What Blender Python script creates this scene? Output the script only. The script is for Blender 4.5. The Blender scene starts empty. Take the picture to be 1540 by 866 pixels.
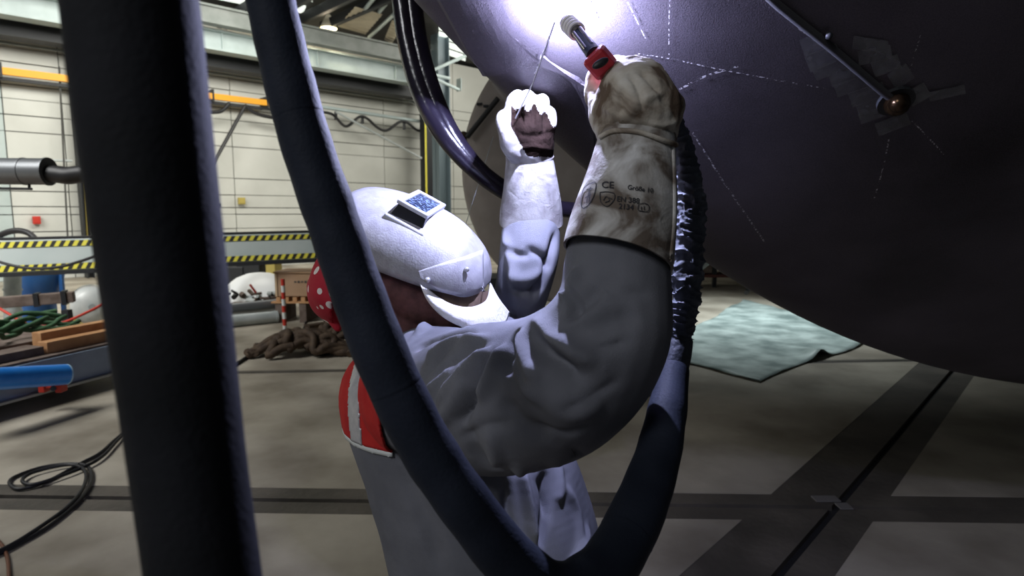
import bpy, bmesh, math, random
import numpy as np
from mathutils import Vector, Matrix, noise as mnoise
from mathutils.bvhtree import BVHTree
random.seed(7)
V = Vector
sc = bpy.context.scene
COL = sc.collection
# ------------------------------------------------------------------ camera, world, lights
FPX, PITCH = 950.0, math.radians(6.8)
CAM = V((0, 0, 1.6))
cd = bpy.data.cameras.new('camera'); cam = bpy.data.objects.new('camera', cd); COL.objects.link(cam)
cam.location = CAM; cam.rotation_euler = (math.pi/2 - PITCH, 0, 0)
cd.sensor_width = 36; cd.lens = 36*FPX/1540; cd.clip_start = .02
cd.dof.use_dof = True; cd.dof.focus_distance = 1.15; cd.dof.aperture_fstop = 6.3
sc.camera = cam
sc.view_settings.view_transform = 'Standard'; sc.view_settings.look = 'None'
sc.view_settings.exposure = 0; sc.view_settings.gamma = 1
wd = bpy.data.worlds.new('world'); sc.world = wd; wd.use_nodes = True
wd.node_tree.nodes['Background'].inputs[0].default_value = (.75, .85, 1, 1)
wd.node_tree.nodes['Background'].inputs[1].default_value = .045

Fv = V((0, math.cos(PITCH), -math.sin(PITCH))); Uv = V((0, math.sin(PITCH), math.cos(PITCH))); Rv = V((1, 0, 0))
def ray(px, py): return Rv*((px-770)/FPX) + Uv*((433-py)/FPX) + Fv
def D(px, py, d): return CAM + ray(px, py)*d            # point at depth d
def FL(px, py, z=0.):
    r = ray(px, py); return CAM + r*((z-CAM.z)/r.z)
AZ = V((.72, .694, 0)).normalized(); NR = V((AZ.y, -AZ.x, 0))    # hall direction, wall normal
W0 = V((-7.4, 19, 0))
def HP(px, py, n=0.):                                   # point on the vertical plane n metres off the side wall
    r = ray(px, py); t = (n - (CAM-W0).dot(NR))/r.dot(NR); return CAM + r*t
def SN(s, n, z): return W0 + AZ*s + NR*n + V((0, 0, z))
def S_of(p): return (p-W0).dot(AZ)
def ZP(px, py, z):
    r = ray(px, py); return CAM + r*((z-CAM.z)/r.z)

def light(name, kind, loc, energy, color=(1, 1, 1), size=None, rot=None, sizey=None):
    l = bpy.data.lights.new(name, kind); l.energy = energy; l.color = color
    o = bpy.data.objects.new(name, l); COL.objects.link(o); o.location = loc
    if kind == 'AREA':
        l.size = size
        if sizey: l.shape = 'RECTANGLE'; l.size_y = sizey
    elif size is not None: l.shadow_soft_size = size
    if rot: o.rotation_euler = rot
    return o
ARC = D(841, 8, 1.088)
light('arc_light', 'POINT', ARC, 125, (.60, .63, 1.0), .006)
azr = math.atan2(AZ.y, AZ.x)
for s, e_ in ((-12, 620), (-3, 560), (7, 420)):          # roof lights over the side aisle, turned to the wall
    light('roof_and_fill_light', 'AREA', SN(s, 6, 6.6), e_, (1.0, .97, .88), 5, (-NR*.75+V((0, 0, -.75))).to_track_quat('-Z', 'Y').to_euler(), 2.0)
light('roof_and_fill_light', 'AREA', (-8, 3.0, 6.6), 900, (.97, .97, .95), 4, (math.radians(22), math.radians(16), 0)).data.spread = math.radians(150)  # added area light at left front, brightens the striped beam and floor

light('roof_and_fill_light', 'AREA', (-3.2, -3.0, 4.8), 17, (.95, .96, 1.0), 1.6, (V((-.1, 1.2, 1.4))-V((-3.2, -3.0, 4.8))).to_track_quat('-Z', 'Y').to_euler()).data.spread = math.radians(70)  # added fill from behind the camera for glove and jacket, not a roof lamp
light('roof_and_fill_light', 'AREA', (3.4, 10.5, 6.2), 80, (.88, .97, 1.0), 1.2, (math.radians(-10), 0, 0)).data.spread = math.radians(62)  # added light aimed down to brighten the tarp, no lamp hangs here
# ------------------------------------------------------------------ materials
MATS = {}
def mat(name, col, rough=.6, metal=0, col2=None, nscale=6., bump=0., bscale=40., emit=None, spec=.5, thr=(.35, .65), detail=6):
    if name in MATS: return MATS[name]
    m = bpy.data.materials.new(name); m.use_nodes = True; MATS[name] = m
    nt = m.node_tree; N = nt.nodes; L = nt.links; b = N['Principled BSDF']
    b.inputs['Base Color'].default_value = (*col, 1); b.inputs['Roughness'].default_value = rough
    b.inputs['Metallic'].default_value = metal; b.inputs['Specular IOR Level'].default_value = spec
    tc = N.new('ShaderNodeTexCoord')
    if col2 is not None:
        n = N.new('ShaderNodeTexNoise'); n.inputs['Scale'].default_value = nscale; n.inputs['Detail'].default_value = detail
        r = N.new('ShaderNodeValToRGB'); r.color_ramp.elements[0].position = thr[0]; r.color_ramp.elements[1].position = thr[1]
        r.color_ramp.elements[0].color = (*col, 1); r.color_ramp.elements[1].color = (*col2, 1)
        L.new(tc.outputs['Object'], n.inputs['Vector']); L.new(n.outputs['Fac'], r.inputs['Fac']); L.new(r.outputs['Color'], b.inputs['Base Color'])
    if bump:
        n2 = N.new('ShaderNodeTexNoise'); n2.inputs['Scale'].default_value = bscale; n2.inputs['Detail'].default_value = 5
        bp = N.new('ShaderNodeBump'); bp.inputs['Strength'].default_value = bump; bp.inputs['Distance'].default_value = .01
        L.new(tc.outputs['Object'], n2.inputs['Vector']); L.new(n2.outputs['Fac'], bp.inputs['Height']); L.new(bp.outputs['Normal'], b.inputs['Normal'])
    if emit:
        b.inputs['Emission Color'].default_value = (*emit[0], 1); b.inputs['Emission Strength'].default_value = emit[1]
    return m
concrete = mat('concrete', (.21, .183, .14), .62, 0, (.45, .41, .335), 1.3, .35, 9, detail=12)
concrete_edge = mat('concrete_edge', (.07, .062, .05), .6, 0, (.125, .11, .09), 3, .5, 25)
groove_dark = mat('groove_dark', (.02, .02, .02), .7)
rail_steel = mat('rail_steel', (.10, .095, .10), .5, .4, (.14, .13, .13), 7, .2, 30)
wall_paint = mat('wall_paint', (.50, .51, .47), .7, 0, (.60, .61, .57), .7, .08, 6)
wall_grey = mat('wall_grey', (.40, .47, .46), .6, 0, (.46, .53, .52), 2)
seam_dark = mat('seam_dark', (.06, .06, .055), .8)
girder_paint = mat('girder_paint', (.36, .43, .43), .5, 0, (.42, .50, .50), 3, .1, 10)
girder_dim = mat('girder_dim', (.17, .19, .18), .6, 0, (.23, .25, .24), 3)
steel_dark = mat('steel_dark', (.02, .022, .025), .55, .2)
black_rubber = mat('black_rubber', (.012, .012, .014), .5)
yellow_paint = mat('yellow_paint', (.85, .38, .02), .5)
tape_yellow = mat('tape_yellow', (.75, .68, .07), .5)
tape_black = mat('tape_black', (.015, .015, .012), .5)
roof_dark = mat('roof_dark', (.035, .035, .033), .8)
roof_sheet = mat('roof_sheet', (.50, .45, .34), .6, 0, (.58, .52, .40), 4)
lamp_glow = mat('lamp_glow', (1, .9, .6), .5, emit=((1, .88, .55), 9))
skylight_glow = mat('skylight_glow', (.9, .95, .9), .5, emit=((.93, 1, .92), 1.0))
blue_paint = mat('blue_paint', (.02, .10, .32), .4, 0, (.03, .14, .40), 3)
bright_blue = mat('bright_blue', (.02, .22, .72), .35, 0, (.04, .27, .78), 8)
red_paint = mat('red_paint', (.5, .035, .02), .45)
white_paint = mat('white_paint', (.72, .75, .73), .45, 0, (.62, .66, .65), 5)
grey_pipe = mat('grey_pipe', (.46, .50, .50), .45, .1, (.34, .38, .38), 5)
trailer_grey = mat('trailer_grey', (.22, .27, .35), .5, 0, (.28, .34, .43), 4, .1, 20)
wood_orange = mat('wood_orange', (.42, .21, .09), .7, 0, (.54, .30, .14), 9, .1, 30)
wood_dark = mat('wood_dark', (.10, .07, .055), .8, 0, (.17, .13, .11), 9, .2, 30)
cardboard = mat('cardboard', (.37, .23, .13), .8, 0, (.42, .27, .17), 3)
green_strap = mat('green_strap', (.03, .09, .04), .8, 0, (.07, .16, .07), 12)
rust = mat('rust', (.045, .028, .018), .75, .2, (.09, .058, .035), 14, .5, 60)
tarp_green = mat('tarp_green', (.17, .23, .22), .45, 0, (.52, .62, .59), 2.6, .5, 9, detail=10)
tank_white = mat('tank_white', (.60, .62, .60), .35, 0, (.5, .53, .52), 8)
duct_grey = mat('duct_grey', (.17, .18, .19), .4, .4)
yellow_old = mat('yellow_old', (.45, .36, .09), .6)

# ------------------------------------------------------------------ mesh helpers
class MB:
    def __init__(s): s.v = []; s.f = []; s.mi = []; s.cur = 0
    def add(s, vs, fs):
        o = len(s.v); s.v += [V(v) for v in vs]; s.f += [tuple(i+o for i in f) for f in fs]; s.mi += [s.cur]*len(fs); return s
    def hexa(s, p):                                     # p: 4 bottom + 4 top corners
        return s.add(p, [(0, 3, 2, 1), (4, 5, 6, 7), (0, 1, 5, 4), (1, 2, 6, 5), (2, 3, 7, 6), (3, 0, 4, 7)])
    def box(s, c, size, ax=None):
        c = V(c); X, Y, Z = ax if ax else (V((1, 0, 0)), V((0, 1, 0)), V((0, 0, 1)))
        a, b, d = size[0]/2, size[1]/2, size[2]/2
        return s.hexa([c+X*(i*a)+Y*(j*b)+Z*(k*d) for k in (-1, 1) for i, j in ((-1, -1), (1, -1), (1, 1), (-1, 1))])
    def snbox(s, s0, s1, n0, n1, z0, z1):               # box in hall coordinates
        return s.hexa([SN(a, b, z) for z in (z0, z1) for a, b in ((s0, n0), (s0, n1), (s1, n1), (s1, n0))])
    def tube(s, pts, r, sides=10, caps=True, flat=1.0, closed=False):
        pts = [V(p) for p in pts]; n = len(pts)
        rs = list(r) if hasattr(r, '__len__') else [r]*n
        rings = []; up = None
        for i in range(n):
            if closed: t = pts[(i+1) % n]-pts[i-1]
            else: t = pts[min(i+1, n-1)]-pts[max(i-1, 0)]
            t = t.normalized() if t.length > 1e-9 else V((0, 0, 1))
            if up is None:
                up = V((0, 0, 1)) if abs(t.z) < .9 else V((1, 0, 0))
            a = up - t*up.dot(t)
            if a.length < 1e-6: a = t.orthogonal()
            a.normalize(); up = a; b = t.cross(a)
            rings.append([pts[i] + (a*math.cos(q)*flat + b*math.sin(q))*rs[i] for q in [2*math.pi*k/sides for k in range(sides)]])
        vs = [p for rg in rings for p in rg]; fs = []
        for i in range(n if closed else n-1):
            j = (i+1) % n
            for k in range(sides):
                l = (k+1) % sides; fs.append((i*sides+k, i*sides+l, j*sides+l, j*sides+k))
        if caps and not closed:
            fs.append(tuple(range(sides))[::-1]); fs.append(tuple((n-1)*sides+k for k in range(sides)))
        return s.add(vs, fs)
    def ball(s, c, r, seg=12, rings=8, ax=None):
        c = V(c); r = r if hasattr(r, '__len__') else (r, r, r)
        X, Y, Z = ax if ax else (V((1, 0, 0)), V((0, 1, 0)), V((0, 0, 1)))
        vs = [c-Z*r[2]]
        for i in range(1, rings):
            t = math.pi*i/rings
            for k in range(seg):
                q = 2*math.pi*k/seg; vs.append(c+X*(r[0]*math.sin(t)*math.cos(q))+Y*(r[1]*math.sin(t)*math.sin(q))-Z*(r[2]*math.cos(t)))
        vs.append(c+Z*r[2]); e = len(vs)-1; fs = []
        for k in range(seg):
            l = (k+1) % seg; fs.append((0, 1+l, 1+k)); b = 1+(rings-2)*seg; fs.append((e, b+k, b+l))
            for i in range(rings-2): o = 1+i*seg; fs.append((o+k, o+l, o+seg+l, o+seg+k))
        return s.add(vs, fs)
    def lathe(s, c, axis, prof, seg=32, x0=None):       # prof: (height along axis, radius)
        c = V(c); Z = V(axis).normalized(); X = Z.orthogonal().normalized(); Y = Z.cross(X); vs = []; fs = []
        for h, r in prof:
            for k in range(seg):
                q = 2*math.pi*k/seg; vs.append(c+Z*h+(X*math.cos(q)+Y*math.sin(q))*r)
        for i in range(len(prof)-1):
            for k in range(seg):
                l = (k+1) % seg; fs.append((i*seg+k, i*seg+l, (i+1)*seg+l, (i+1)*seg+k))
        fs.append(tuple(range(seg))[::-1]); fs.append(tuple((len(prof)-1)*seg+k for k in range(seg)))
        return s.add(vs, fs)
    def build(s, name, m, parent=None, smooth=False, sub=0, bevel=0):
        me = bpy.data.meshes.new(name); off = wpos(parent) if parent else (sum(s.v, V())/max(1, len(s.v)))
        me.from_pydata([v-off for v in s.v], [], s.f); me.update()
        ms = m if isinstance(m, (list, tuple)) else [m]
        for q in ms: me.materials.append(q)
        if len(ms) > 1: me.polygons.foreach_set('material_index', s.mi)
        return finish(name, me, off, parent, smooth, sub, bevel)
def wpos(o):
    p = V((0, 0, 0))
    while o is not None: p += o.location; o = o.parent
    return p
def finish(name, me, off, parent, smooth=False, sub=0, bevel=0):
    bm = bmesh.new(); bm.from_mesh(me); bmesh.ops.recalc_face_normals(bm, faces=bm.faces); bm.to_mesh(me); bm.free()
    if smooth:
        me.shade_smooth(); me.set_sharp_from_angle(angle=.9)
    o = bpy.data.objects.new(name, me); COL.objects.link(o)
    if parent: o.parent = parent
    else: o.location = off
    if bevel:
        b = o.modifiers.new('bevel', 'BEVEL'); b.width = bevel; b.segments = 2; b.limit_method = 'ANGLE'
    if sub:
        b = o.modifiers.new('sub', 'SUBSURF'); b.levels = sub; b.render_levels = sub
    return o
def tag(o, label, cat, group=None, kind=None):
    if label: o['label'] = label
    if cat: o['category'] = cat
    if group: o['group'] = group
    if kind: o['kind'] = kind
    return o
def thing(name, loc, label, cat, group=None):
    o = bpy.data.objects.new(name, None); COL.objects.link(o); o.location = loc; o.empty_display_size = .1
    return tag(o, label, cat, group)
def struct(o): o['kind'] = 'structure'; return o
def spline(pts, k=8):                                   # Catmull-Rom through tuples of any length
    pts = [tuple(p) for p in pts]; P = [pts[0]]+pts+[pts[-1]]; out = []
    for i in range(1, len(P)-2):
        for j in range(k):
            t = j/k; out.append(tuple(.5*((2*b)+(c-a)*t+(2*a-5*b+4*c-d)*t*t+(3*b-a-3*c+d)*t**3) for a, b, c, d in zip(P[i-1], P[i], P[i+1], P[i+2])))
    out.append(pts[-1]); return out
def pxtube(mb, pts, sides=16, k=8, caps=True):          # pts: (px, py, depth, radius in px)
    sp = spline(pts, k); mb.tube([D(a, b, d) for a, b, d, r in sp], [r*d/FPX for a, b, d, r in sp], sides, caps); return mb
def blob(mb, pts, sides=20, k=5, fx=1.0):
    """closed rounded chain for voxel remeshing"""
    sp = spline(pts, k) if len(pts) > 1 else list(pts)
    for a, b, d, r in sp: mb.ball(D(a, b, d), r*d/FPX, 20, 14)
    return mb
def remesh(mb, voxel, smooth=4, proj=True):
    me = bpy.data.meshes.new('t'); me.from_pydata(mb.v, [], mb.f); me.update()
    o = bpy.data.objects.new('t', me); COL.objects.link(o)
    r = o.modifiers.new('r', 'REMESH'); r.mode = 'VOXEL'; r.voxel_size = voxel; r.adaptivity = 0
    if smooth: s = o.modifiers.new('s', 'SMOOTH'); s.iterations = smooth; s.factor = .5
    dg = bpy.context.evaluated_depsgraph_get(); dg.update()
    out = bpy.data.meshes.new_from_object(o.evaluated_get(dg))
    bpy.data.objects.remove(o); bpy.data.meshes.remove(me)
    return out
def arr(me):
    n = len(me.vertices); a = np.empty(n*3); me.vertices.foreach_get('co', a); return a.reshape(-1, 3)
def nrm(me):
    n = len(me.vertices); a = np.empty(n*3); me.vertices.foreach_get('normal', a); return a.reshape(-1, 3)
def setco(me, a): me.vertices.foreach_set('co', a.ravel()); me.update()
def bvh(me): return BVHTree.FromPolygons([v.co for v in me.vertices], [tuple(p.vertices) for p in me.polygons])
def hit(t, px, py, lift=0.):
    r = ray(px, py).normalized(); h = t.ray_cast(CAM, r)
    if h[0] is None:
        n = t.find_nearest(CAM+r*1.2); return n[0]+n[1]*lift, n[1]
    nn = h[1] if h[1].dot(r) < 0 else -h[1]
    return h[0]+nn*lift, nn
jk = None
def fold(me, folds):
    """folds: (pixel polyline, width m, amplitude m) - ridges (+) and creases (-) pressed into the cloth"""
    co = arr(me); no = nrm(me); t = bvh(me); disp = np.zeros(len(co))
    for pl, w, amp in folds:
        sp = spline(pl, 5); P = []
        for a, b in sp:
            h = hit(t, a, b); P.append((np.array(h[0]), np.array(h[1])))
        best = np.full(len(co), 1e9); L = len(P)-1; env = np.zeros(len(co)); faced = np.zeros(len(co))
        for i in range(L):
            A, B = P[i][0], P[i+1][0]; ab = B-A; l2 = (ab@ab)+1e-12
            if l2 > .01: continue
            u = np.clip(((co-A)@ab)/l2, 0, 1); d = np.linalg.norm(co-A-u[:, None]*ab, axis=1)
            m = d < best; best[m] = d[m]; x = (i+u)/L
            env[m] = np.minimum(1, 4*np.minimum(x, 1-x)+.15)[m]; faced[m] = np.clip(no@P[i][1], 0, 1)[m]
        disp += (1.5 if me is jk else 1.0)*amp*env*np.exp(-(best/w)**2)*(faced > .05)
    setco(me, co+no*disp[:, None])
def noisedisp(me, scale, amp, seed=0):
    co = arr(me); no = nrm(me)
    d = np.array([mnoise.noise(V(c)*scale+V((seed, 0, 0))) for c in co]); setco(me, co+no*(d*amp)[:, None])

# ------------------------------------------------------------------ floor
def lineq(a, b):                                        # plane through two floor points
    a, b = FL(*a), FL(*b); d = (b-a).normalized(); return a, V((-d.y, d.x, 0))
g1 = lineq((0, 746), (1540, 766)); g2 = lineq((1443, 545), (1168, 866)); g3 = lineq((345, 560), (1400, 541))
side = lambda g, p: (p-g[0]).dot(g[1])
bands = [(g1, -.020, .025, .14, .13), (g2, -.022, .022, .30, .17), (g3, -.015, .015, .05, .05)]
bm = bmesh.new(); vs = [bm.verts.new(p) for p in ((-24, -3, 0), (22, -3, 0), (22, 42, 0), (-24, 42, 0))]; bm.faces.new(vs)
for g, a, b, la, lb in bands:
    for off in (a, b, a-la, b+lb):
        bmesh.ops.bisect_plane(bm, geom=bm.verts[:]+bm.edges[:]+bm.faces[:], plane_co=g[0]+g[1]*off, plane_no=g[1])
for x in range(-20, 22, 7): bmesh.ops.bisect_plane(bm, geom=bm.verts[:]+bm.edges[:]+bm.faces[:], plane_co=(x, 0, 0), plane_no=(1, .0, 0))
floor = MB().hexa([V((x, y, z)) for z in (-.2, -.035) for x, y in ((-24, -3), (22, -3), (22, 42), (-24, 42))]).build('floor', groove_dark)
struct(floor)
for f in bm.faces:
    c = f.calc_center_median(); kind = 'slab'
    for i, (g, a, b, la, lb) in enumerate(bands):
        d = side(g, c)
        if a < d < b: kind = 'groove'; break
        if a-la < d < b+lb: kind = 'edge'
    if kind == 'groove': continue
    P = [v.co.copy() for v in f.verts]; n = len(P); z = 0 if kind == 'slab' else -.003
    m = MB().add([p+V((0, 0, z)) for p in P]+[p+V((0, 0, -.035)) for p in P], [tuple(range(n)), tuple(range(n, 2*n))[::-1]]+[(i, n+i, n+(i+1) % n, (i+1) % n) for i in range(n)])
    m.build('floor_slab' if kind == 'slab' else 'floor_border', concrete if kind == 'slab' else concrete_edge, floor)
bm.free()
for a, b in (((1222, 749), (1262, 753)), ((1258, 760), (1280, 764))):
    p, q = FL(*a), FL(*b); m = MB(); c = (p+q)/2
    m.box(c+V((0, 0, .004)), ((q-p).length, .07, .008)).build('joint_plate', mat('joint_plate', (.22, .21, .2), .5, .3), floor, bevel=.002)

# ------------------------------------------------------------------ side wall, back wall, roof
wz = 7.05
zx = lambda py, n=0.: HP(300, py, n).z
wall = struct(MB().snbox(-16, 26, -.3, 0, 0, wz).build('wall_left', seam_dark))
rows = [0, 1.15, 1.75, zx(322), zx(292), zx(266), zx(217), zx(196), zx(176), zx(158), zx(130), zx(112), wz]
rows = sorted(rows)
ss = [-15.5, -12, S_of(HP(12, 250)), S_of(HP(100, 250)), S_of(HP(122, 250)), -3.2, S_of(HP(353, 300)), S_of(HP(480, 300)), 4.2, 7.2, 10.2, 14, 18, 22, 25.5]
for i in range(len(ss)-1):
    for j in range(len(rows)-1):
        g = .018 if (i+j) % 3 else .010
        m = wall_paint
        if i == 1 and j < 9: m = wall_grey
        MB().snbox(ss[i]+.012, ss[i+1]-.012, 0, .03+.01*((i*3+j*5) % 3), rows[j]+.006, rows[j+1]-g).build('wall_panel', m, wall)
back = struct(MB().box((6, 40, 4), (50, .3, 8)).build('wall_back', mat('wall_back', (.05, .045, .042), .8)))
ceil = struct(MB().snbox(-20, 30, -14, 11, wz+.1, wz+.4).build('ceiling', roof_dark))
MB().snbox(-20, 30, 11, 11.2, wz+.1, 12).build('clerestory', wall_paint, ceil)
MB().snbox(-20, 30, 11, 34, 12, 12.3).build('high_roof', roof_dark, ceil)
def roof_quad(px, nm, m, z, parent, th=.04):
    P = [ZP(a, b, z) for a, b in px]; MB().hexa(P+[p+V((0, 0, th)) for p in P]).build(nm, m, parent)
# corrugated roof sheets, skylight panes
def sheet(c4, nm, m, n=14):
    A, B, C_, D_ = [ZP(a, b, wz-.35) for a, b in c4]; mb = MB(); L_ = []; R_ = []
    for i in range(n+1):
        t = i/n; dz = V((0, 0, .03*(i % 2))); L_.append(A.lerp(D_, t)+dz); R_.append(B.lerp(C_, t)+dz)
    mb.add(L_+R_, [(i, i+1, n+2+i, n+1+i) for i in range(n)]); mb.build(nm, m, ceil)
sheet([(535, 10), (576, 22), (550, 52), (508, 40)], 'roof_sheet', roof_sheet)
sheet([(488, 60), (530, 70), (522, 79), (478, 70)], 'roof_sheet', roof_sheet)
sheet([(565, 78), (606, 84), (594, 94), (552, 88)], 'roof_sheet', roof_sheet)
sheet([(590, 30), (604, 40), (590, 66), (578, 60)], 'roof_sheet', roof_sheet)
sk = [[(300, -6), (372, 8), (372, -8), (330, -16)], [(440, 6), (460, 11), (455, 21), (438, 15)], [(452, -2), (470, 3), (465, 2), (450, -6)],
      [(300, -30), (372, -12), (372, -26), (330, -42)]]
for i in range(4): sk.append([(660, 38+i*11), (700, 52+i*11), (700, 59+i*11), (660, 45+i*11)])
for q in sk: roof_quad(q, 'skylight_pane', skylight_glow, wz-.03, ceil)
for x in range(4):
    a = ZP(440+x*68, -30, wz-.25); MB().box(a+AZ*0+NR*2, (.12, 14, .25), (AZ, NR, V((0, 0, 1)))).build('roof_beam', steel_dark, ceil)
for q in (((548, 15), (570, -12)), ((570, 18), (590, -6)), ((555, 56), (592, 22))):
    MB().tube([ZP(*q[0], wz-.3), ZP(*q[1], wz-.3)], .05, 8).build('roof_tube', girder_paint, ceil)

# crane girder and rails: long beams parallel to the wall
def longbeam(name, y0, y1, n, depth, m, label, cat, s0=-14, s1=None, parent=None, flange=0):
    s1 = s1 if s1 is not None else S_of(HP(632, 100, n))
    za, zb = zx(y1, n), zx(y0, n)
    t = parent or thing(name, SN((s0+s1)/2, n, za), label, cat)
    MB().snbox(s0, s1, n-depth/2, n+depth/2, za, zb).build('web' if flange else 'beam', m, t)
    if flange:
        MB().snbox(s0, s1, n-flange, n+flange, zb, zb+.05).build('top_flange', m, t)
        MB().snbox(s0, s1, n-flange, n+flange, za-.05, za).build('bottom_flange', m, t)
    return t
g = longbeam('crane_girder', 45, 71, 1.6, .12, girder_paint, 'long pale blue-grey crane runway girder along the wall, lower of two', 'girder', flange=.22)
for k in range(9):
    s = -12+k*2.6; MB().snbox(s, s+.03, 1.5, 1.74, zx(71, 1.6), zx(45, 1.6)).build('stiffener', girder_paint, g)
g = longbeam('roof_girder', 8, 30, 2.2, .12, girder_dim, 'upper dull grey roof girder running just above the crane girder', 'girder', flange=.15)
longbeam('cable_tray', 78, 100, .8, .5, steel_dark, 'dark cable tray tucked under the crane girder', 'cable tray', s1=S_of(HP(626, 150, .8)))
longbeam('wall_conduit', 105, 108, .3, .08, girder_dim, 'thin grey conduit running along wall under dark cable tray', 'conduit')
t = longbeam('conductor_rail', 138, 147, .5, .10, yellow_paint, 'orange-yellow crane conductor rail fixed along the wall', 'rail', s1=S_of(HP(412, 155, .5)))
for k in range(7):
    s = -9+k*1.5; MB().snbox(s, s+.05, .0, .56, zx(151, .5), zx(132, .5)).build('bracket', steel_dark, t)
longbeam('wall_pipe', 150, 154, .4, .08, steel_dark, 'thin black pipe running right below the orange-yellow rail', 'pipe', s1=S_of(HP(412, 155, .5)))
# festoon rail with looping cable
fr = thing('festoon_rail', HP(570, 178, .7), 'light grey rail carrying looped black festoon cable on the wall', 'rail')
a, b = HP(478, 160, .7), HP(662, 187, .7)
MB().tube([a, b], .055, 10).build('rail', girder_paint, fr, True)
loops = [(478, 168), (500, 172), (520, 190), (540, 176), (552, 178), (568, 192), (582, 196), (600, 184), (612, 184), (628, 196), (645, 196), (658, 190)]
MB().tube([HP(*p, .75) for p in spline(loops, 6)], .045, 8).build('festoon_cable', black_rubber, fr, True)
for x in (505, 545, 608): MB().tube([HP(x, 164+(x-478)*.146, .7), HP(x, 176+(x-478)*.146, .7)], .05, 6).build('trolley', steel_dark, fr)
lp = [(290, 154), (300, 166), (330, 168), (345, 155)]
tag(MB().tube([HP(*p, .65) for p in spline(lp, 6)], .05, 8).build('cable_loop', black_rubber, None, True), 'short slack black cable loop hanging below the orange-yellow rail', 'cable')
lp = [(368, 158), (380, 168), (400, 175), (430, 178), (470, 176)]
tag(MB().tube([HP(*p, .65) for p in spline(lp, 6)], .05, 8).build('sagging_cable', black_rubber, None, True), 'sagging black cable under the rail behind the loop hose', 'cable')
tag(MB().tube([HP(368, 160, .7), HP(312, 262, .9)], .05, 8).build('slanting_cable', black_rubber), 'taut black cable slanting down the pale wall between the hoses', 'cable')
tag(MB().tube([HP(505, 168, .9), HP(634, 238, 1.2)], .035, 8).build('stay_rod', grey_pipe), 'thin grey stay rod slanting down from festoon rail to column', 'rod')
# steel columns
def column(px0, px1, n, label, m):
    sa, sb = S_of(HP(px0, 200, n)), S_of(HP(px1, 200, n)); t = thing('steel_column', SN((sa+sb)/2, n, 0), label, 'column')
    w = .03
    MB().snbox(sa, sb, n-.02, n+.02, 0, wz).build('web', m, t)
    MB().snbox(sa, sa+w, n-.18, n+.18, 0, wz).build('flange', m, t); MB().snbox(sb-w, sb, n-.18, n+.18, 0, wz).build('flange', m, t)
    return t
t = column(636, 658, 1.0, 'dark steel column beside the beige vessel end', steel_dark)
MB().tube([SN(S_of(HP(640, 200, 1.2)), 1.2, 0), SN(S_of(HP(640, 200, 1.2)), 1.2, 5)], .03, 6).build('edge_strip', tape_yellow, t)
column(655, 672, 2.6, 'blue-grey painted steel column behind the shiny hose', mat('column_blue', (.11, .15, .17), .5))
t = column(112, 124, .3, 'narrow black steel column with cables left of broad hose', steel_dark)
for x in (103, 126, 133): MB().tube([HP(x, 380, .35), HP(x-14, 100, .35)], .022, 6).build('riser_pipe', seam_dark if x < 130 else yellow_old, t)
# braces by the roof column
for (a, b), lb in ((((650, 112), (676, 118)), 'short level brace tube beside the blue-grey column'), (((653, 118), (690, 135)), 'brace tube slanting down from the blue-grey column'), (((650, 106), (700, 84)), 'brace tube rising from column toward the roof light')):
    tag(MB().tube([HP(*a, 3.1), HP(*b, 3.1)], .05, 8).build('brace_tube', girder_paint), lb, 'tube')
# pendant lamp
t = thing('pendant_lamp', ZP(495, 10, wz-.2), 'lit high-bay pendant lamp glowing warm under the roof', 'lamp')
c = D(494, 36, 17.5)
MB().lathe(c, (0, 0, 1), [(-.12, .24), (.05, .16), (.2, .08), (.25, .05)], 20).build('lamp_shade', mat('lamp_shade', (.8, .75, .6), .4), t, True)
MB().lathe(c+V((0, 0, -.12)), (0, 0, 1), [(-.05, .15), (-.005, .22)], 20).build('bulb', lamp_glow, t, True)
lo = light('lamp_light', 'POINT', c+V((0, 0, -.25)), 420, (1, .85, .6), .12); lo.location -= wpos(t); lo.parent = t
MB().tube([c+V((0, 0, .25)), c+V((0, 0, wz-c.z))], .02, 6).build('cord', steel_dark, t)

# small things on the wall
def wbox(px0, py0, px1, py1, n, nm, m, label, cat, th=.12):
    p, q = HP(px0, py1, n), HP(px1, py0, n)
    t = thing(nm, (p+q)/2, label, cat)
    MB().snbox(S_of(p), S_of(q), n-th, n, p.z, q.z).build('housing', m, t, bevel=.01)
    MB().snbox(S_of(p)+.03, S_of(q)-.03, n, n+.015, p.z+.03, q.z-.03).build('cover', m, t)
    return t
wbox(360, 297, 369, 307, .2, 'junction_box', yellow_old, 'small beige junction box on the pale wall', 'box')
wbox(50, 325, 61, 337, .2, 'alarm_box', red_paint, 'small red alarm box on the wall at left', 'box')
tag(MB().tube([HP(24, 240, .3), HP(108, 242, .3)], .03, 8).build('thin_pipe', grey_pipe), 'thin grey pipe across the wall above the grey duct', 'pipe')

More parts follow.
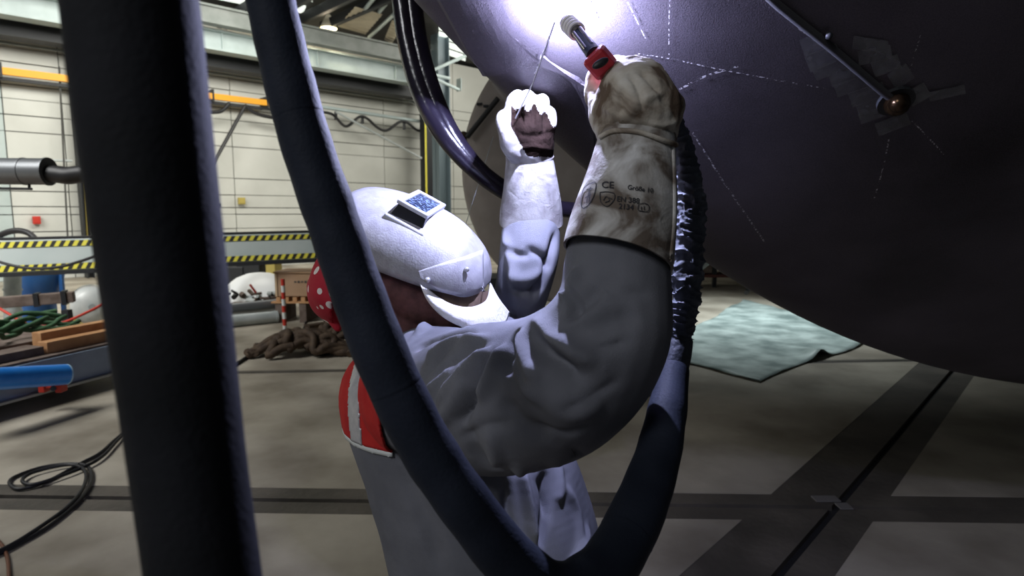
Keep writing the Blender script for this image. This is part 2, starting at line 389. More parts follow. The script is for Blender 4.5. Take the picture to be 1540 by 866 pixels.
# duct with black hose
t = thing('extraction_duct', D(0, 258, 6), 'grey cylindrical extraction duct at left picture edge', 'duct')
MB().lathe(D(-60, 257, 6), D(71, 258, 6)-D(-60, 257, 6), [(0, .125), (.60, .125), (.602, .13), (.62, .13), (.622, .125), (.825, .125), (.827, .133), (.845, .133)], 28).build('drum', duct_grey, t, True)
pxtube(MB(), [(68, 261, 6, 13), (85, 262, 6, 13), (102, 264, 6, 13), (120, 262, 6, 13), (180, 256, 6, 13)], 14).build('hose_end', black_rubber, t, True)
MB().tube([D(-20, 283, 6), D(48, 284, 6)], .012, 8).build('hanger_rail', steel_dark, t); MB().tube([D(44, 277, 6), D(44, 285, 6)], .012, 8).build('hanger', steel_dark, t)
tag(pxtube(MB(), [(-20, 372, 9, 4.5), (0, 354, 9, 4.5), (22, 347, 9, 4.5), (42, 350, 9, 4.5), (56, 362, 9, 4)], 10).build('hanging_hose', black_rubber, None, True), 'black hose arching up above the striped beam at left', 'hose')

# ------------------------------------------------------------------ hazard-striped beam
A0, A1 = D(-60, 363, 8.0), D(500, 349, 9.2); B0, B1 = D(-60, 414, 8.0), D(500, 388, 9.2)
bt = thing('hazard_beam', (B0+B1)/2, 'long light grey barrier beam with black-yellow hazard tape on both edges', 'beam')
dn = V((0, 0, -1)); bd = (A1-A0).normalized(); bk = V((-bd.y, bd.x, 0)).normalized()*.25
MB().hexa([B0, B1, B1+bk, B0+bk, A0, A1, A1+bk, A0+bk]).build('beam', mat('beam_grey', (.45, .52, .51), .45, 0, (.52, .58, .57), 2), bt, bevel=.01)
for k, (t0, t1) in enumerate(((.05, .23), (.77, .96))):
    mb = MB(); n = 44; fr_ = -bk.normalized()*.012
    T = lambda s, h: A0.lerp(A1, s).lerp(B0.lerp(B1, s), h)+fr_
    for i in range(n*2):
        a, b = i/(2*n), (i+1)/(2*n); sk_ = .008; mb.cur = i % 2
        mb.add([T(a, t1), T(b, t1), T(b+sk_, t0), T(a+sk_, t0)], [(0, 1, 2, 3)])
    mb.build('hazard_tape', [tape_yellow, tape_black], bt)
MB().hexa([B0+dn*.05, B1+dn*.05, B1+bk+dn*.05, B0+bk+dn*.05, B0, B1, B1+bk, B0+bk]).build('lower_rail', steel_dark, bt)
MB().hexa([A0, A1, A1+bk, A0+bk, A0-dn*.03, A1-dn*.03, A1+bk-dn*.03, A0+bk-dn*.03]).build('upper_rail', steel_dark, bt)
for x, d in ((-40, 8.1), (327, 8.85)):
    p = D(x, 395, d)+bk*.5; MB().box((p.x, p.y, p.z/2), (.12, .12, p.z)).build('leg', steel_dark, bt)
tag(pxtube(MB(), [(-20, 385, 7.6, 2.2), (0, 394, 7.6, 2.2), (40, 403, 7.6, 2.2), (85, 402, 7.6, 2.2), (120, 393, 7.6, 2.2), (155, 382, 7.6, 2.2), (200, 376, 7.6, 2)], 8).build('draped_cable', black_rubber, None, True), 'black cable drooping across the front of the striped beam', 'cable')
t = thing('machine_post', FL(327, 468), 'dark steel machine post between broad hose and striped beam', 'post')
p0 = FL(327, 468); dpt = p0.y
MB().box((p0.x, p0.y, .85), (.15, .15, 1.72)).build('upright', mat('post_dark', (.03, .035, .05), .5), t, bevel=.01)
MB().box((p0.x, p0.y, 1.72), (.2, .2, .05)).build('cap', steel_dark, t)
MB().box((p0.x-.04, p0.y-.1, .9), (.04, .04, 1.4)).build('guide_rail', steel_dark, t)

# ------------------------------------------------------------------ goods around the wall
def cyl(nm, a, b, r, m, label, cat, rings=(), seg=20, extra=None):
    t = thing(nm, a, label, cat)
    MB().tube([a, b], r, seg).build('barrel', m, t, True, bevel=.004)
    L_ = (b-a); 
    for q in rings: MB().tube([a+L_*q, a+L_*(q+.03)], r*1.12, seg).build('collar', m, t)
    return t
# blue hopper
hb = thing('blue_hopper', FL(60, 486), 'dark blue steel hopper on a blue frame under striped beam', 'hopper')
hc = D(61, 407, 9.4)
MB().lathe(D(61, 487, 9.4), (0, 0, 1), [(0, .22), (.32, .22), (.5, .30), (.78, .36), (.85, .36)], 24).build('bin', blue_paint, hb, True)
for x in (98, 24):
    a = D(x, 487, 9.4); MB().box((a.x, a.y, .52), (.05, .05, 1.0)).build('leg', blue_paint, hb)
MB().box(D(62, 409, 9.4), (.8, .05, .05)).build('cross_bar', blue_paint, hb)
a = D(19, 500, 8.6); b = D(19, 395, 8.6)
cyl('vent_pipe', a, b, .1, grey_pipe, 'vertical grey plastic pipe standing left of blue hopper', 'pipe', (.3, .6))
t = thing('pressure_tank', D(138, 460, 8.4), 'round white tank end lying behind the timber', 'tank')
ax = (D(138, 460, 8.4)-CAM).normalized(); ax.z = 0
MB().lathe(D(138, 460, 8.4), ax, [(-.09, .03), (-.085, .10), (-.05, .19), (0, .245), (.5, .245), (.55, .19), (.6, .05)], 28).build('shell', tank_white, t, True)
MB().lathe(D(138, 460, 8.4)-ax*.1, ax, [(0, .04), (.03, .05)], 14).build('valve', grey_pipe, t)
MB().box(D(112, 462, 8.5)+V((0, .3, -.1)), (.3, .4, .35)).build('saddle', yellow_old, t, bevel=.02)
# floor trailer with timbers
T0, T1 = FL(-80, 652), FL(200, 571)
tb = (T1-T0).normalized(); tk = V((-tb.y, tb.x, 0)); L_ = (T1-T0).length
def sT(px, py=560):
    r = ray(px, py); n_ = tk; t = (T0-CAM).dot(n_)/r.dot(n_); return (CAM+r*t-T0).dot(tb)
def TR(s, k, z): return T0+tb*s+tk*k+V((0, 0, z))
def trbox(s0, s1, k0, k1, z0, z1, dz=0.):
    return MB().hexa([TR(a, b, z+(dz if a == s1 else 0)) for z in (z0, z1) for a, b in ((s0, k0), (s1, k0), (s1, k1), (s0, k1))])
tr = thing('flat_trailer', T0.lerp(T1, .5), 'low grey flat trailer carrying timber and straps at left', 'trailer')
trbox(-.8, L_+.3, 0, .08, .13, .38).build('side_channel', trailer_grey, tr, bevel=.006)
trbox(-.8, L_+.3, -.05, .12, .11, .13).build('lower_lip', mat('lip_light', (.35, .36, .35), .5, .4), tr)
trbox(-.8, L_+.3, .02, 2.6, .34, .40).build('deck', wood_dark, tr)
for s in (-.2, 1.1): trbox(s, s+.06, .1, 2.4, .13, .34).build('cross_member', trailer_grey, tr)
for s in (.0, L_-.2): MB().tube([TR(s, .5, .11), TR(s, .62, .11)], .11, 20).build('wheel', black_rubber, tr)
for s in (.0, L_-.2): MB().tube([TR(s, 2.2, .11), TR(s, 2.32, .11)], .11, 20).build('wheel', black_rubber, tr)
def lay(nm, p, q, w, h, m, label, cat='timber', group=None):
    P, Q = V(p), V(q); d = (Q-P).normalized(); k = V((-d.y, d.x, 0)).normalized(); u = V((0, 0, 1))
    o = MB().box((P+Q)/2+u*h/2, ((Q-P).length, w, h), (d, k, u)).build(nm, m, None, bevel=.004); return tag(o, label, cat, group)
lay('timber_beam', TR(sT(88), .16, .40), TR(L_+.3, .16, .40), .11, .10, wood_orange, 'orange-brown timber beam on near edge of trailer')
lay('timber_beam', TR(sT(100), .32, .40), TR(L_+.3, .32, .40), .11, .16, wood_orange, 'orange-brown timber beam lying behind the nearest one')
lay('timber_beam', TR(-.7, .22, .40), TR(sT(85), .22, .40), .2, .07, wood_dark, 'dark weathered timber on near edge of trailer, far left')
lay('timber_beam', TR(-.6, .62, .40), TR(L_+.2, .62, .40), .16, .05, wood_dark, 'dark weathered timber under the green strap')
lay('timber_plank', TR(-.4, 1.15, .40), TR(sT(70)+.3, 1.2, .40), .16, .14, wood_orange, 'long orange plank at the back of the trailer', 'plank')
st = MB()
for k in range(7):
    pts = []
    for i in range(14):
        s = .0+i*(L_+.1)/14; pts.append(TR(s+random.uniform(-.05, .05), .68+k*.045+.09*math.sin(i*.8+k), .53+.04*math.sin(i*1.3+k*2)+.012*k))
    st.tube([V(p) for p in spline(pts, 4)], .022, 7)
tag(st.build('lifting_strap', green_strap, None, True), 'tangled dark green lifting strap on the trailer timber', 'strap')
a, b = D(-60, 573, 4.4), D(98, 563, 5.08)
t = thing('blue_bar', b, 'bright blue round bar end across the trailer side', 'bar')
MB().tube([a, b], .083, 28).build('bar', bright_blue, t, True); MB().tube([b, b+(b-a).normalized()*.012], .083, 28).build('end_cap', mat('cap_pale', (.4, .62, .8), .4), t)
t = thing('red_clamp', D(80, 580, 5.15), 'red bracket below the blue bar end on trailer', 'bracket')
for x in (67, 92): MB().box(D(x, 581, 5.10), (.05, .08, .085)).build('cheek', red_paint, t, bevel=.006)
MB().box(D(80, 578, 5.10), (.14, .06, .05)).build('bridge', red_paint, t, bevel=.006); MB().tube([D(80, 584, 5.04), D(80, 584, 5.12)], .022, 10).build('bolt', steel_dark, t)
# rough dark pipes/timber behind trailer
t = thing('steel_tube', D(0, 455, 7.4), 'rusty dark square tube lying across in front of blue hopper', 'tube')
P, Q = D(-40, 458, 7.4), D(112, 446, 7.8); d = (Q-P).normalized(); k = V((-d.y, d.x, 0)).normalized(); u = d.cross(k)
MB().box((P+Q)/2, ((Q-P).length, .13, .13), (d, k, u)).build('tube', wood_dark, t, bevel=.01)
MB().box(Q-d*.1, (.05, .17, .17), (d, k, u)).build('collar', steel_dark, t); MB().box(P.lerp(Q, .62), (.05, .16, .16), (d, k, u)).build('collar', steel_dark, t)
for x in (-20, 100):
    p = D(x, 462, 7.5); MB().box((p.x, p.y, p.z/2-.03), (.08, .08, p.z)).build('trestle_leg', steel_dark, t)
P, Q = D(20, 505, 7.2), D(185, 488, 7.6)
t = cyl('drain_pipe', P, Q, .045, grey_pipe, 'pale grey pipe lying behind the timber on the trailer', 'pipe')
for q in (.1, .9):
    c = P.lerp(Q, q); MB().box((c.x, c.y, c.z/2-.02), (.2, .1, c.z-.05)).build('block', wood_dark, t)
pts = [D(-20, 452, 7.3), D(10, 470, 7.2), D(45, 488, 7.1), D(90, 486, 7.1), D(130, 470, 7.1), D(165, 452, 7.1)]
tag(MB().tube([V(p) for p in spline(pts, 8)], .015, 8).build('extension_lead', red_paint, None, True), 'thin red cord sagging in front of blue hopper and tank', 'cord')
t = thing('marker_peg', D(168, 485, 6.9), 'short red and white marker peg beside the broad hose', 'peg')
for k in range(3):
    MB().tube([D(168, 504-k*11, 6.9), D(168, 494-k*11, 6.9)], .03, 10).build('band', red_paint if k % 2 else white_paint, t)
MB().box(D(168, 508, 6.9), (.12, .12, .03)).build('foot', steel_dark, t)

# white covered boat shape, box, pallets, pipes
a0 = FL(385, 462); dd = a0.y+1.6
t = thing('white_cover', V((D(395, 440, 10).x, 10.4, 0)), 'white domed cover over goods behind the cardboard crate', 'cover')
mb = MB(); c = D(391, 449, 11.5)
mb.lathe(c, (0, 0, 1), [(-.1, .78), (0, .75), (.12, .68), (.27, .54), (.39, .38), (.46, .2), (.48, .04)], 36)
mb.build('dome', mat('cover_white', (.75, .77, .78), .4), t, True)
MB().lathe(V((c.x, c.y, .0)), (0, 0, 1), [(0, .6), (c.z-.1, .68)], 24).build('base', wood_dark, t)
bx = thing('cardboard_crate', FL(442, 458), 'brown cardboard crate with a printed mark on a pallet', 'crate')
p, q = D(413, 446, 9.2), D(478, 412, 9.2)
MB().hexa([V((x, y, z)) for z in (p.z, q.z+.02) for x, y in ((p.x, 9.15), (q.x, 9.15), (q.x, 9.7), (p.x, 9.7))]).build('carton', cardboard, bx, bevel=.006)
MB().box(((p.x+q.x)/2, 9.43, q.z+.025), (q.x-p.x+.03, .6, .02)).build('lid', cardboard, bx)
MB().box((p.x+.02, 9.14, (p.z+q.z)/2), (.03, .01, q.z-p.z)).build('edge_strip', mat('card_light', (.55, .40, .25), .7), bx)
for i in range(5): MB().box((p.x+.30+i*.05, 9.145, (p.z+q.z)/2+.05), (.03, .004, .02+.01*(i % 2))).build('print_mark', seam_dark, bx)
pl = thing('pallet', V((p.x, 9.4, 0)), 'light wooden pallet stack under the cardboard crate', 'pallet')
for i in range(7): MB().box((p.x+.05+i*.12, 9.42, p.z-.04), (.06, .6, .06)).build('block', wood_orange, pl)
for y in (9.15, 9.42, 9.69): MB().box(((p.x+q.x)/2+.05, y, p.z-.085), (q.x-p.x+.2, .09, .025)).build('board', wood_orange, pl)
for i in range(3): MB().box((p.x+.05+i*.35, 9.42, (p.z-.1)/2), (.1, .6, p.z-.1)).build('support_block', wood_dark, pl)
# machinery in the shade
t = thing('bench_machine', D(370, 415, 13.0), 'dark bench machine with levers behind the white cover', 'machine')
for (x, y, w, h) in ((352, 420, .5, .5), (382, 402, .35, .3), (366, 398, .12, .5), (412, 402, .18, .35), (402, 392, .5, .08), (345, 402, .3, .06)):
    MB().box(D(x, y, 13.0), (w*1.1, .4, h*1.1)).build('housing', steel_dark if w != .18 else yellow_old, t, bevel=.02)
p = D(375, 430, 13.0); MB().box((p.x, p.y, p.z/2), (1.2, .5, p.z)).build('bench', steel_dark, t)
MB().tube([D(372, 388, 12.9), D(356, 398, 12.9)], .03, 8).build('lever', steel_dark, t)
# pipes on the floor
def fpipe(x0, y0, x1, y1, r, d0, d1, m, label, nm='steel_pipe'):
    P, Q = FL(x0, y0), FL(x1, y1); P.z = Q.z = 0
    t = thing(nm, P, label, 'pipe'); up = V((0, 0, d0))
    MB().tube([P+up, Q+up], r, 20).build('pipe', m, t, True)
    e = (Q-P).normalized(); MB().tube([Q+up-e*.02, Q+up+e*.012], r*1.08, 20).build('end_ring', m, t); MB().tube([Q+up+e*.010, Q+up+e*.016], r*.8, 16).build('bore', groove_dark, t)
    return t
fpipe(300, 497, 416, 485, .085, .09, 0, grey_pipe, 'nearest blue-grey steel pipe lying on the floor')
fpipe(300, 484, 420, 474, .085, .10, 0, grey_pipe, 'grey steel pipe lying just behind the nearest pipe')
fpipe(347, 489, 415, 481, .075, .24, 0, duct_grey, 'dark-ended grey pipe resting on top of pipe pair')
t = thing('scrap_pile', FL(385, 470), 'pile of grey and brown fittings heaped on the pipes', 'scrap')
for i in range(22):
    a = D(338+random.random()*88, 440+random.random()*14, 10.25+random.random()*.25); b = a+V((random.uniform(-.25, .25), random.uniform(-.1, .1), random.uniform(-.04, .06)))
    MB().tube([a, b], random.uniform(.02, .05), 8).build('fitting', random.choice([wood_dark, grey_pipe, steel_dark, rust]), t)
p = D(382, 458, 10.4); MB().box((p.x, p.y+.1, p.z/2), (.95, .5, p.z)).build('base_block', wood_dark, t)
MB().tube([D(385, 440, 9.9), D(376, 428, 9.9)], .02, 6).build('red_valve', red_paint, t)
# barrier pole
b0 = FL(429, 503); t = thing('barrier_pole', b0, 'red and white banded barrier pole standing by the chain', 'pole')
for k in range(8): MB().tube([b0+V((0, 0, .035+k*.088)), b0+V((-.0035, 0, .035+(k+1)*.088))], .026, 12).build('band', white_paint if k % 2 == 0 else red_paint, t, True)
MB().lathe(b0, (0, 0, 1), [(0, .12), (.02, .12), (.04, .05)], 18).build('foot', steel_dark, t)
lay('steel_channel', FL(462, 497)+V((0, 0, 0)), FL(525, 488), .14, .08, rust, 'rust-brown steel channel on the floor behind the chain', 'channel')
t = thing('wooden_skid', FL(510, 495), 'small yellow-brown wooden skid with a dark opening', 'skid')
for s in (-.14, .14): MB().box(FL(512, 496)+V((s, .1, .06)), (.05, .3, .12)).build('runner', yellow_old, t, bevel=.004)
MB().box(FL(512, 496)+V((0, .1, .135)), (.36, .32, .03)).build('deck_board', wood_orange, t, bevel=.004)
# heap of heavy rope/chain
cc = FL(455, 533); ch = thing('chain_heap', cc, 'heap of thick brown rusty chain on the concrete floor', 'chain')
random.seed(3)
def bundle(n, cx, cy, R1, R2, z0, rad, seed):
    random.seed(seed)
    for j in range(n):
        ph = random.uniform(0, 6.28); ox, oy = random.gauss(0, R1*.36), random.gauss(0, R2*.30); L0 = random.uniform(.35, .8); ang = random.uniform(-.6, .6)+(math.pi if random.random() < .5 else 0)
        pts = []
        for i in range(7):
            u = (i/6-.5)*L0; x = ox+u*math.cos(ang)+.06*math.sin(i*1.9+ph); y = oy+u*math.sin(ang)*.6+.07*math.cos(i*1.6+ph)
            x = max(-R1, min(R1, x)); y = max(-R2, min(R2, y))
            e = max(0, 1-(x/R1)**2-(y/R2)**2)
            z = rad+z0*e*random.uniform(.35, 1)+.02*math.sin(i*2+ph)
            pts.append((cx+x, cy+y, max(rad*.8, z)))
        MB().tube([V(p) for p in spline(pts, 5)], rad*random.uniform(.85, 1.1), 9).build('chain_strand', rust, ch, True)
bundle(26, cc.x, cc.y, .58, .40, .22, .046, 3)
bundle(10, cc.x+.3, cc.y+.35, .35, .25, .3, .046, 9)

# floor cables
def fcable(px, r, label, m=black_rubber, nm='floor_cable', lift=0.):
    sp = spline(px, 10); pts = [FL(a, b)+V((0, 0, r+.001+lift)) for a, b in sp]
    return tag(MB().tube(pts, r, 8).build(nm, m, None, True), label, 'cable')
fcable([(320, 563), (345, 555), (370, 540), (390, 524), (410, 512)], .018, 'black cable running into the heap of brown chain')
fcable([(455, 503), (462, 478), (470, 466)], .012, 'thin dark cable beside the barrier pole')
fcable([(205, 638), (175, 662), (150, 684), (120, 700), (70, 727), (30, 738), (15, 730), (22, 720), (60, 706), (100, 700), (128, 702), (138, 715), (134, 735), (115, 760), (80, 790), (40, 815), (-5, 838)], .0105, 'outer black cable looped on the floor at lower left')
fcable([(212, 636), (180, 664), (156, 690), (130, 706), (90, 722), (50, 734), (34, 728), (50, 716), (95, 705), (118, 706), (130, 718), (124, 742), (100, 770), (62, 798), (25, 822), (-10, 840)], .0105, 'inner black cable looped on the floor at lower left', lift=.012)
fcable([(-20, 800), (3, 822), (12, 845), (14, 880)], .008, 'thin brown-orange cable in the lower left corner', mat('cable_brown', (.12, .04, .015), .5))

# green tarp on the floor
tp = MB(); nx, ny = 46, 30
C0, C1, C2, C3 = FL(975, 532), FL(1142, 576), FL(1330, 508), FL(1120, 452)
hidden = FL(1030, 470)
Vs = []
for j in range(ny+1):
    for i in range(nx+1):
        a, b = i/nx, j/ny; p = C1.lerp(C2, a).lerp(C0.lerp(C3, a), b)
        q = 4*b*(1-b)
        z = .012+.02*abs(mnoise.noise(p*2.3))+.015*abs(mnoise.noise(p*6))
        z += .09*math.exp(-((a-.44)/.05)**2-(b/.10)**2)
        p = p+V((.05*mnoise.noise(p*1.3), .12*mnoise.noise(p*1.1+V((5, 0, 0))), z)); Vs.append(p)
tp.add(Vs, [(j*(nx+1)+i, j*(nx+1)+i+1, (j+1)*(nx+1)+i+1, (j+1)*(nx+1)+i) for j in range(ny) for i in range(nx)])
o = tp.build('floor_tarp', tarp_green, None, True); sd = o.modifiers.new('s', 'SOLIDIFY'); sd.thickness = .006
tag(o, 'crumpled grey-green welding tarp spread on floor under the vessel', 'tarp')
# dark clutter under the vessel
t = thing('storage_rack', FL(1090, 425), 'dark reddish storage rack in shade beyond the tarp', 'rack')
pr = FL(1090, 438)
for i in range(3): MB().box(pr+V((0, 1, .25+i*.45)), (3.6, .8, .06)).build('shelf', mat('rack_red', (.10, .03, .025), .7), t)
for x in (-1.75, 0, 1.75): MB().box(pr+V((x, .7, .65)), (.08, .08, 1.3)).build('upright', steel_dark, t)
for i in range(5): MB().box(pr+V((-1.4+i*.62, 1, .46)), (.4, .5, .32)).build('bin', rust if i % 2 else wood_dark, t, bevel=.01)
tag(MB().tube([D(1122, 440, 5.5), D(1133, 421, 5.7)], .02, 8).build('loose_rod', grey_pipe), 'short pale rod leaning behind the green tarp', 'rod')

# ------------------------------------------------------------------ the big vessel
steel = bpy.data.materials.new('vessel_steel'); steel.use_nodes = True
nt = steel.node_tree; N, L = nt.nodes, nt.links; b = N['Principled BSDF']; tc = N.new('ShaderNodeTexCoord')
b.inputs['Metallic'].default_value = .35; b.inputs['Roughness'].default_value = .55
n1 = N.new('ShaderNodeTexNoise'); n1.inputs['Scale'].default_value = 420; n1.inputs['Detail'].default_value = 3
n2 = N.new('ShaderNodeTexNoise'); n2.inputs['Scale'].default_value = 2.2; n2.inputs['Detail'].default_value = 9
mx = N.new('ShaderNodeMath'); mx.operation = 'MULTIPLY_ADD'; mx.inputs[1].default_value = .55
L.new(tc.outputs['Object'], n1.inputs['Vector']); L.new(tc.outputs['Object'], n2.inputs['Vector'])
L.new(n1.outputs['Fac'], mx.inputs[0]); L.new(n2.outputs['Fac'], mx.inputs[2])
r = N.new('ShaderNodeValToRGB'); r.color_ramp.elements[0].position = .5; r.color_ramp.elements[1].position = 1.05
r.color_ramp.elements[0].color = (.022, .019, .023, 1); r.color_ramp.elements[1].color = (.115, .10, .12, 1)
L.new(mx.outputs[0], r.inputs['Fac']); L.new(r.outputs['Color'], b.inputs['Base Color'])
bp = N.new('ShaderNodeBump'); bp.inputs['Strength'].default_value = .35; bp.inputs['Distance'].default_value = .001
L.new(n1.outputs['Fac'], bp.inputs['Height']); L.new(bp.outputs['Normal'], b.inputs['Normal'])
A, B, C_ = D(850, 0, 1.34), D(850, 255, 1.66), D(1400, 300, 2.0)
pn = (B-A).cross(C_-A).normalized()
if pn.dot(CAM-A) < 0: pn = -pn
ex = V((1, 0, 0)); ex = (ex-pn*ex.dot(pn)).normalized(); ey = pn.cross(ex)
sil = [(660, 0), (700, 72), (750, 140), (800, 197), (850, 252), (960, 335), (1060, 392), (1150, 435), (1250, 478), (1350, 516), (1440, 547), (1540, 574)]
pts2 = []
for s_ in sil:
    rr = ray(*s_); p = CAM+rr*((A-CAM).dot(pn)/rr.dot(pn)); pts2.append(((p-A).dot(ex), (p-A).dot(ey)))
pts2 = np.array(pts2); M_ = np.c_[2*pts2, np.ones(len(pts2))]; sol = np.linalg.lstsq(M_, (pts2**2).sum(1), rcond=None)[0]
VC = A+ex*float(sol[0])+ey*float(sol[1]); VR = math.sqrt(sol[2]+sol[0]**2+sol[1]**2)
res = np.hypot(pts2[:, 0]-sol[0], pts2[:, 1]-sol[1])-VR
SAG = .80
vt = thing('steel_vessel', VC, 'huge dark steel vessel head with chalk marks overhanging the welder', 'vessel')
prof = [(SAG*math.cos(q), VR*math.sin(q)) for q in [0.001]+[math.pi/2*i/90 for i in range(1, 90)]]
prof += [(0.0, VR), (-.012, VR+.001), (-.03, VR-.004), (-.2, VR-.02), (-2.4, VR-.02)]
mb = MB(); mb.lathe(VC, pn, prof, 256); vh = mb.build('vessel_head', steel, vt, True)
VT = BVHTree.FromPolygons(mb.v, mb.f)
MB().lathe(VC, pn, [(-2.4, VR-.05), (-2.45, VR-.1)], 64).build('end_plate', steel, vt)
# lap plate: raised by 12 mm, its edge steps round the weld
inner = [(640, -260), (745, -90), (800, -2), (829, 50), (813, 92), (880, 124), (893, 180), (900, 300)]
outer = [(500, -260), (610, -90), (662, 4), (700, 71), (735, 120), (800, 195), (830, 229), (880, 275)]
mbp = MB(); R_ = []; nn_ = 14
inn = []; out = []
for k in range(len(inner)-1):
    for j in range(8):
        t_ = j/8; inn.append((inner[k][0]*(1-t_)+inner[k+1][0]*t_, inner[k][1]*(1-t_)+inner[k+1][1]*t_)); out.append((outer[k][0]*(1-t_)+outer[k+1][0]*t_, outer[k][1]*(1-t_)+outer[k+1][1]*t_))
inn.append(inner[-1]); out.append(outer[-1])
top = []; botm = []
for (a, b_), (c_, d_) in zip(inn, out):
    p0 = hit(VT, a, b_)[0]; p1 = hit(VT, c_, d_)[0]
    for j in range(nn_+1):
        p = p0.lerp(p1, j/nn_); q, qn, _, _ = VT.find_nearest(p)
        if qn.dot(pn) < 0: qn = -qn
        lift = .010 if j < nn_ else .004
        top.append(q+qn*lift); botm.append(q-qn*.004)
W = nn_+1; H = len(inn); n0 = len(top); fs = []
for i in range(H-1):
    for j in range(nn_): fs += [(i*W+j, i*W+j+1, (i+1)*W+j+1, (i+1)*W+j)]
fs += [(i*W, (i+1)*W, n0+(i+1)*W, n0+i*W) for i in range(H-1)]
fs += [((H-1)*W+j, (H-1)*W+j+1, n0+(H-1)*W+j+1, n0+(H-1)*W+j) for j in range(nn_)]
mbp.add(top+botm, fs)
mbp.build('lap_plate', steel, vt)
# chalk lines
chalk = bpy.data.materials.new('chalk'); chalk.use_nodes = True
nt = chalk.node_tree; N, L = nt.nodes, nt.links; b = N['Principled BSDF']; b.inputs['Base Color'].default_value = (.5, .48, .5, 1); b.inputs['Roughness'].default_value = .9
n = N.new('ShaderNodeTexNoise'); n.inputs['Scale'].default_value = 160; tc = N.new('ShaderNodeTexCoord'); r = N.new('ShaderNodeValToRGB')
r.color_ramp.elements[0].position = .48; r.color_ramp.elements[1].position = .60
L.new(tc.outputs['Object'], n.inputs['Vector']); L.new(n.outputs['Fac'], r.inputs['Fac']); L.new(r.outputs['Color'], b.inputs['Alpha'])
def ribbon(pl, wpx, m, nm, parent, tree, lift=.0015, k=6):
    sp = spline(pl, k); Lp = []; Rp = []
    for i, (a, b_) in enumerate(sp):
        a2, b2 = sp[min(i+1, len(sp)-1)]; a1, b1 = sp[max(i-1, 0)]; dx, dy = a2-a1, b2-b1; l = math.hypot(dx, dy)+1e-9
        ox, oy = -dy/l*wpx/2, dx/l*wpx/2
        Lp.append(hit(tree, a+ox, b_+oy, lift)[0]); Rp.append(hit(tree, a-ox, b_-oy, lift)[0])
    n_ = len(sp); return MB().add(Lp+Rp, [(i, i+1, n_+i+1, n_+i) for i in range(n_-1)]).build(nm, m, parent)
for pl, w in [([(960, 80), (1010, 88), (1080, 103), (1160, 118), (1250, 134)], 2.2), ([(1022, 134), (1060, 114), (1110, 99)], 4), ([(1384, 52), (1376, 78), (1368, 104)], 2.4),
              ([(1358, 168), (1385, 195), (1420, 232)], 2.6), ([(1337, 206), (1328, 250), (1314, 300)], 2.6), ([(1040, 196), (1060, 228), (1085, 268), (1115, 312), (1149, 362)], 3.2),
              ([(1008, -10), (1006, 30), (1006, 82)], 1.8), ([(938, -10), (955, 25), (972, 60)], 1.8), ([(886, 0), (893, 12), (898, 26)], 2.6), ([(1200, 42), (1215, 53)], 2.2)]:
    ribbon(pl, w*.8, chalk, 'chalk_line', vt, VT)
for pl, w in [([(828, 52), (818, 70), (812, 90), (806, 104)], 1.5)]: ribbon(pl, w, chalk, 'chalk_line', vt, VT, .014)
# wiped paint strokes
wipe = bpy.data.materials.new('wipe'); wipe.use_nodes = True
nt = wipe.node_tree; N, L = nt.nodes, nt.links; b = N['Principled BSDF']; b.inputs['Base Color'].default_value = (.22, .22, .225, 1); b.inputs['Roughness'].default_value = .8
n = N.new('ShaderNodeTexNoise'); n.inputs['Scale'].default_value = 28; tc = N.new('ShaderNodeTexCoord'); r = N.new('ShaderNodeValToRGB')
r.color_ramp.elements[0].position = .2; r.color_ramp.elements[1].position = .8; r.color_ramp.elements[0].color = (.25, .25, .25, 1); r.color_ramp.elements[1].color = (.8, .8, .8, 1)
L.new(tc.outputs['Object'], n.inputs['Vector']); L.new(n.outputs['Fac'], r.inputs['Fac']); L.new(r.outputs['Color'], b.inputs['Alpha'])
for i, (a, b_, c_, d_, w) in enumerate([(1206, 72, 1240, 60, 26), (1214, 96, 1262, 76, 26), (1224, 112, 1270, 92, 20), (1248, 120, 1296, 104, 22), (1256, 136, 1310, 118, 20), (1278, 150, 1330, 132, 22), (1290, 168, 1340, 150, 22),
                         (1292, 178, 1345, 160, 16), (1318, 194, 1366, 176, 20), (1282, 62, 1334, 70, 20), (1290, 86, 1340, 76, 22), (1312, 104, 1352, 90, 22), (1340, 122, 1368, 104, 26), (1366, 148, 1394, 132, 24), (1396, 144, 1450, 132, 14)]):
    ribbon([(a, b_), ((a+c_)/2, (b_+d_)/2), (c_, d_)], w, wipe, 'wipe_stroke', vt, VT, .0012+.0002*i)
# draw rod on the vessel and its lug
pts = [hit(VT, a, b_, .006)[0] for a, b_ in [(1130, -32), (1170, 6), (1210, 38), (1250, 70), (1290, 104), (1325, 134), (1340, 145)]]
MB().tube(pts, .0075, 12).build('stiffener_bar', mat('bar_dark', (.035, .035, .038), .8, 0), vt, True)
lg = hit(VT, 1346, 150, .012); lm = mat('lug_metal', (.05, .03, .015), .25, .9)
m = MB(); m.ball(lg[0], .024, 16, 10); m.build('lug', lm, vt, True); MB().ball(hit(VT, 1343, 140, .03)[0], .017, 14, 8).build('lug_bolt', lm, vt, True)
MB().lathe(lg[0]-lg[1]*.012, lg[1], [(0, .034), (.008, .034)], 20).build('lug_washer', steel_dark, vt)
t_ = hit(VT, 1244, 47, .012); MB().ball(t_[0], .007, 10, 6).build('small_stud', steel_dark, vt, True)
# second nozzle light behind the bar: bright spot reflects the arc only

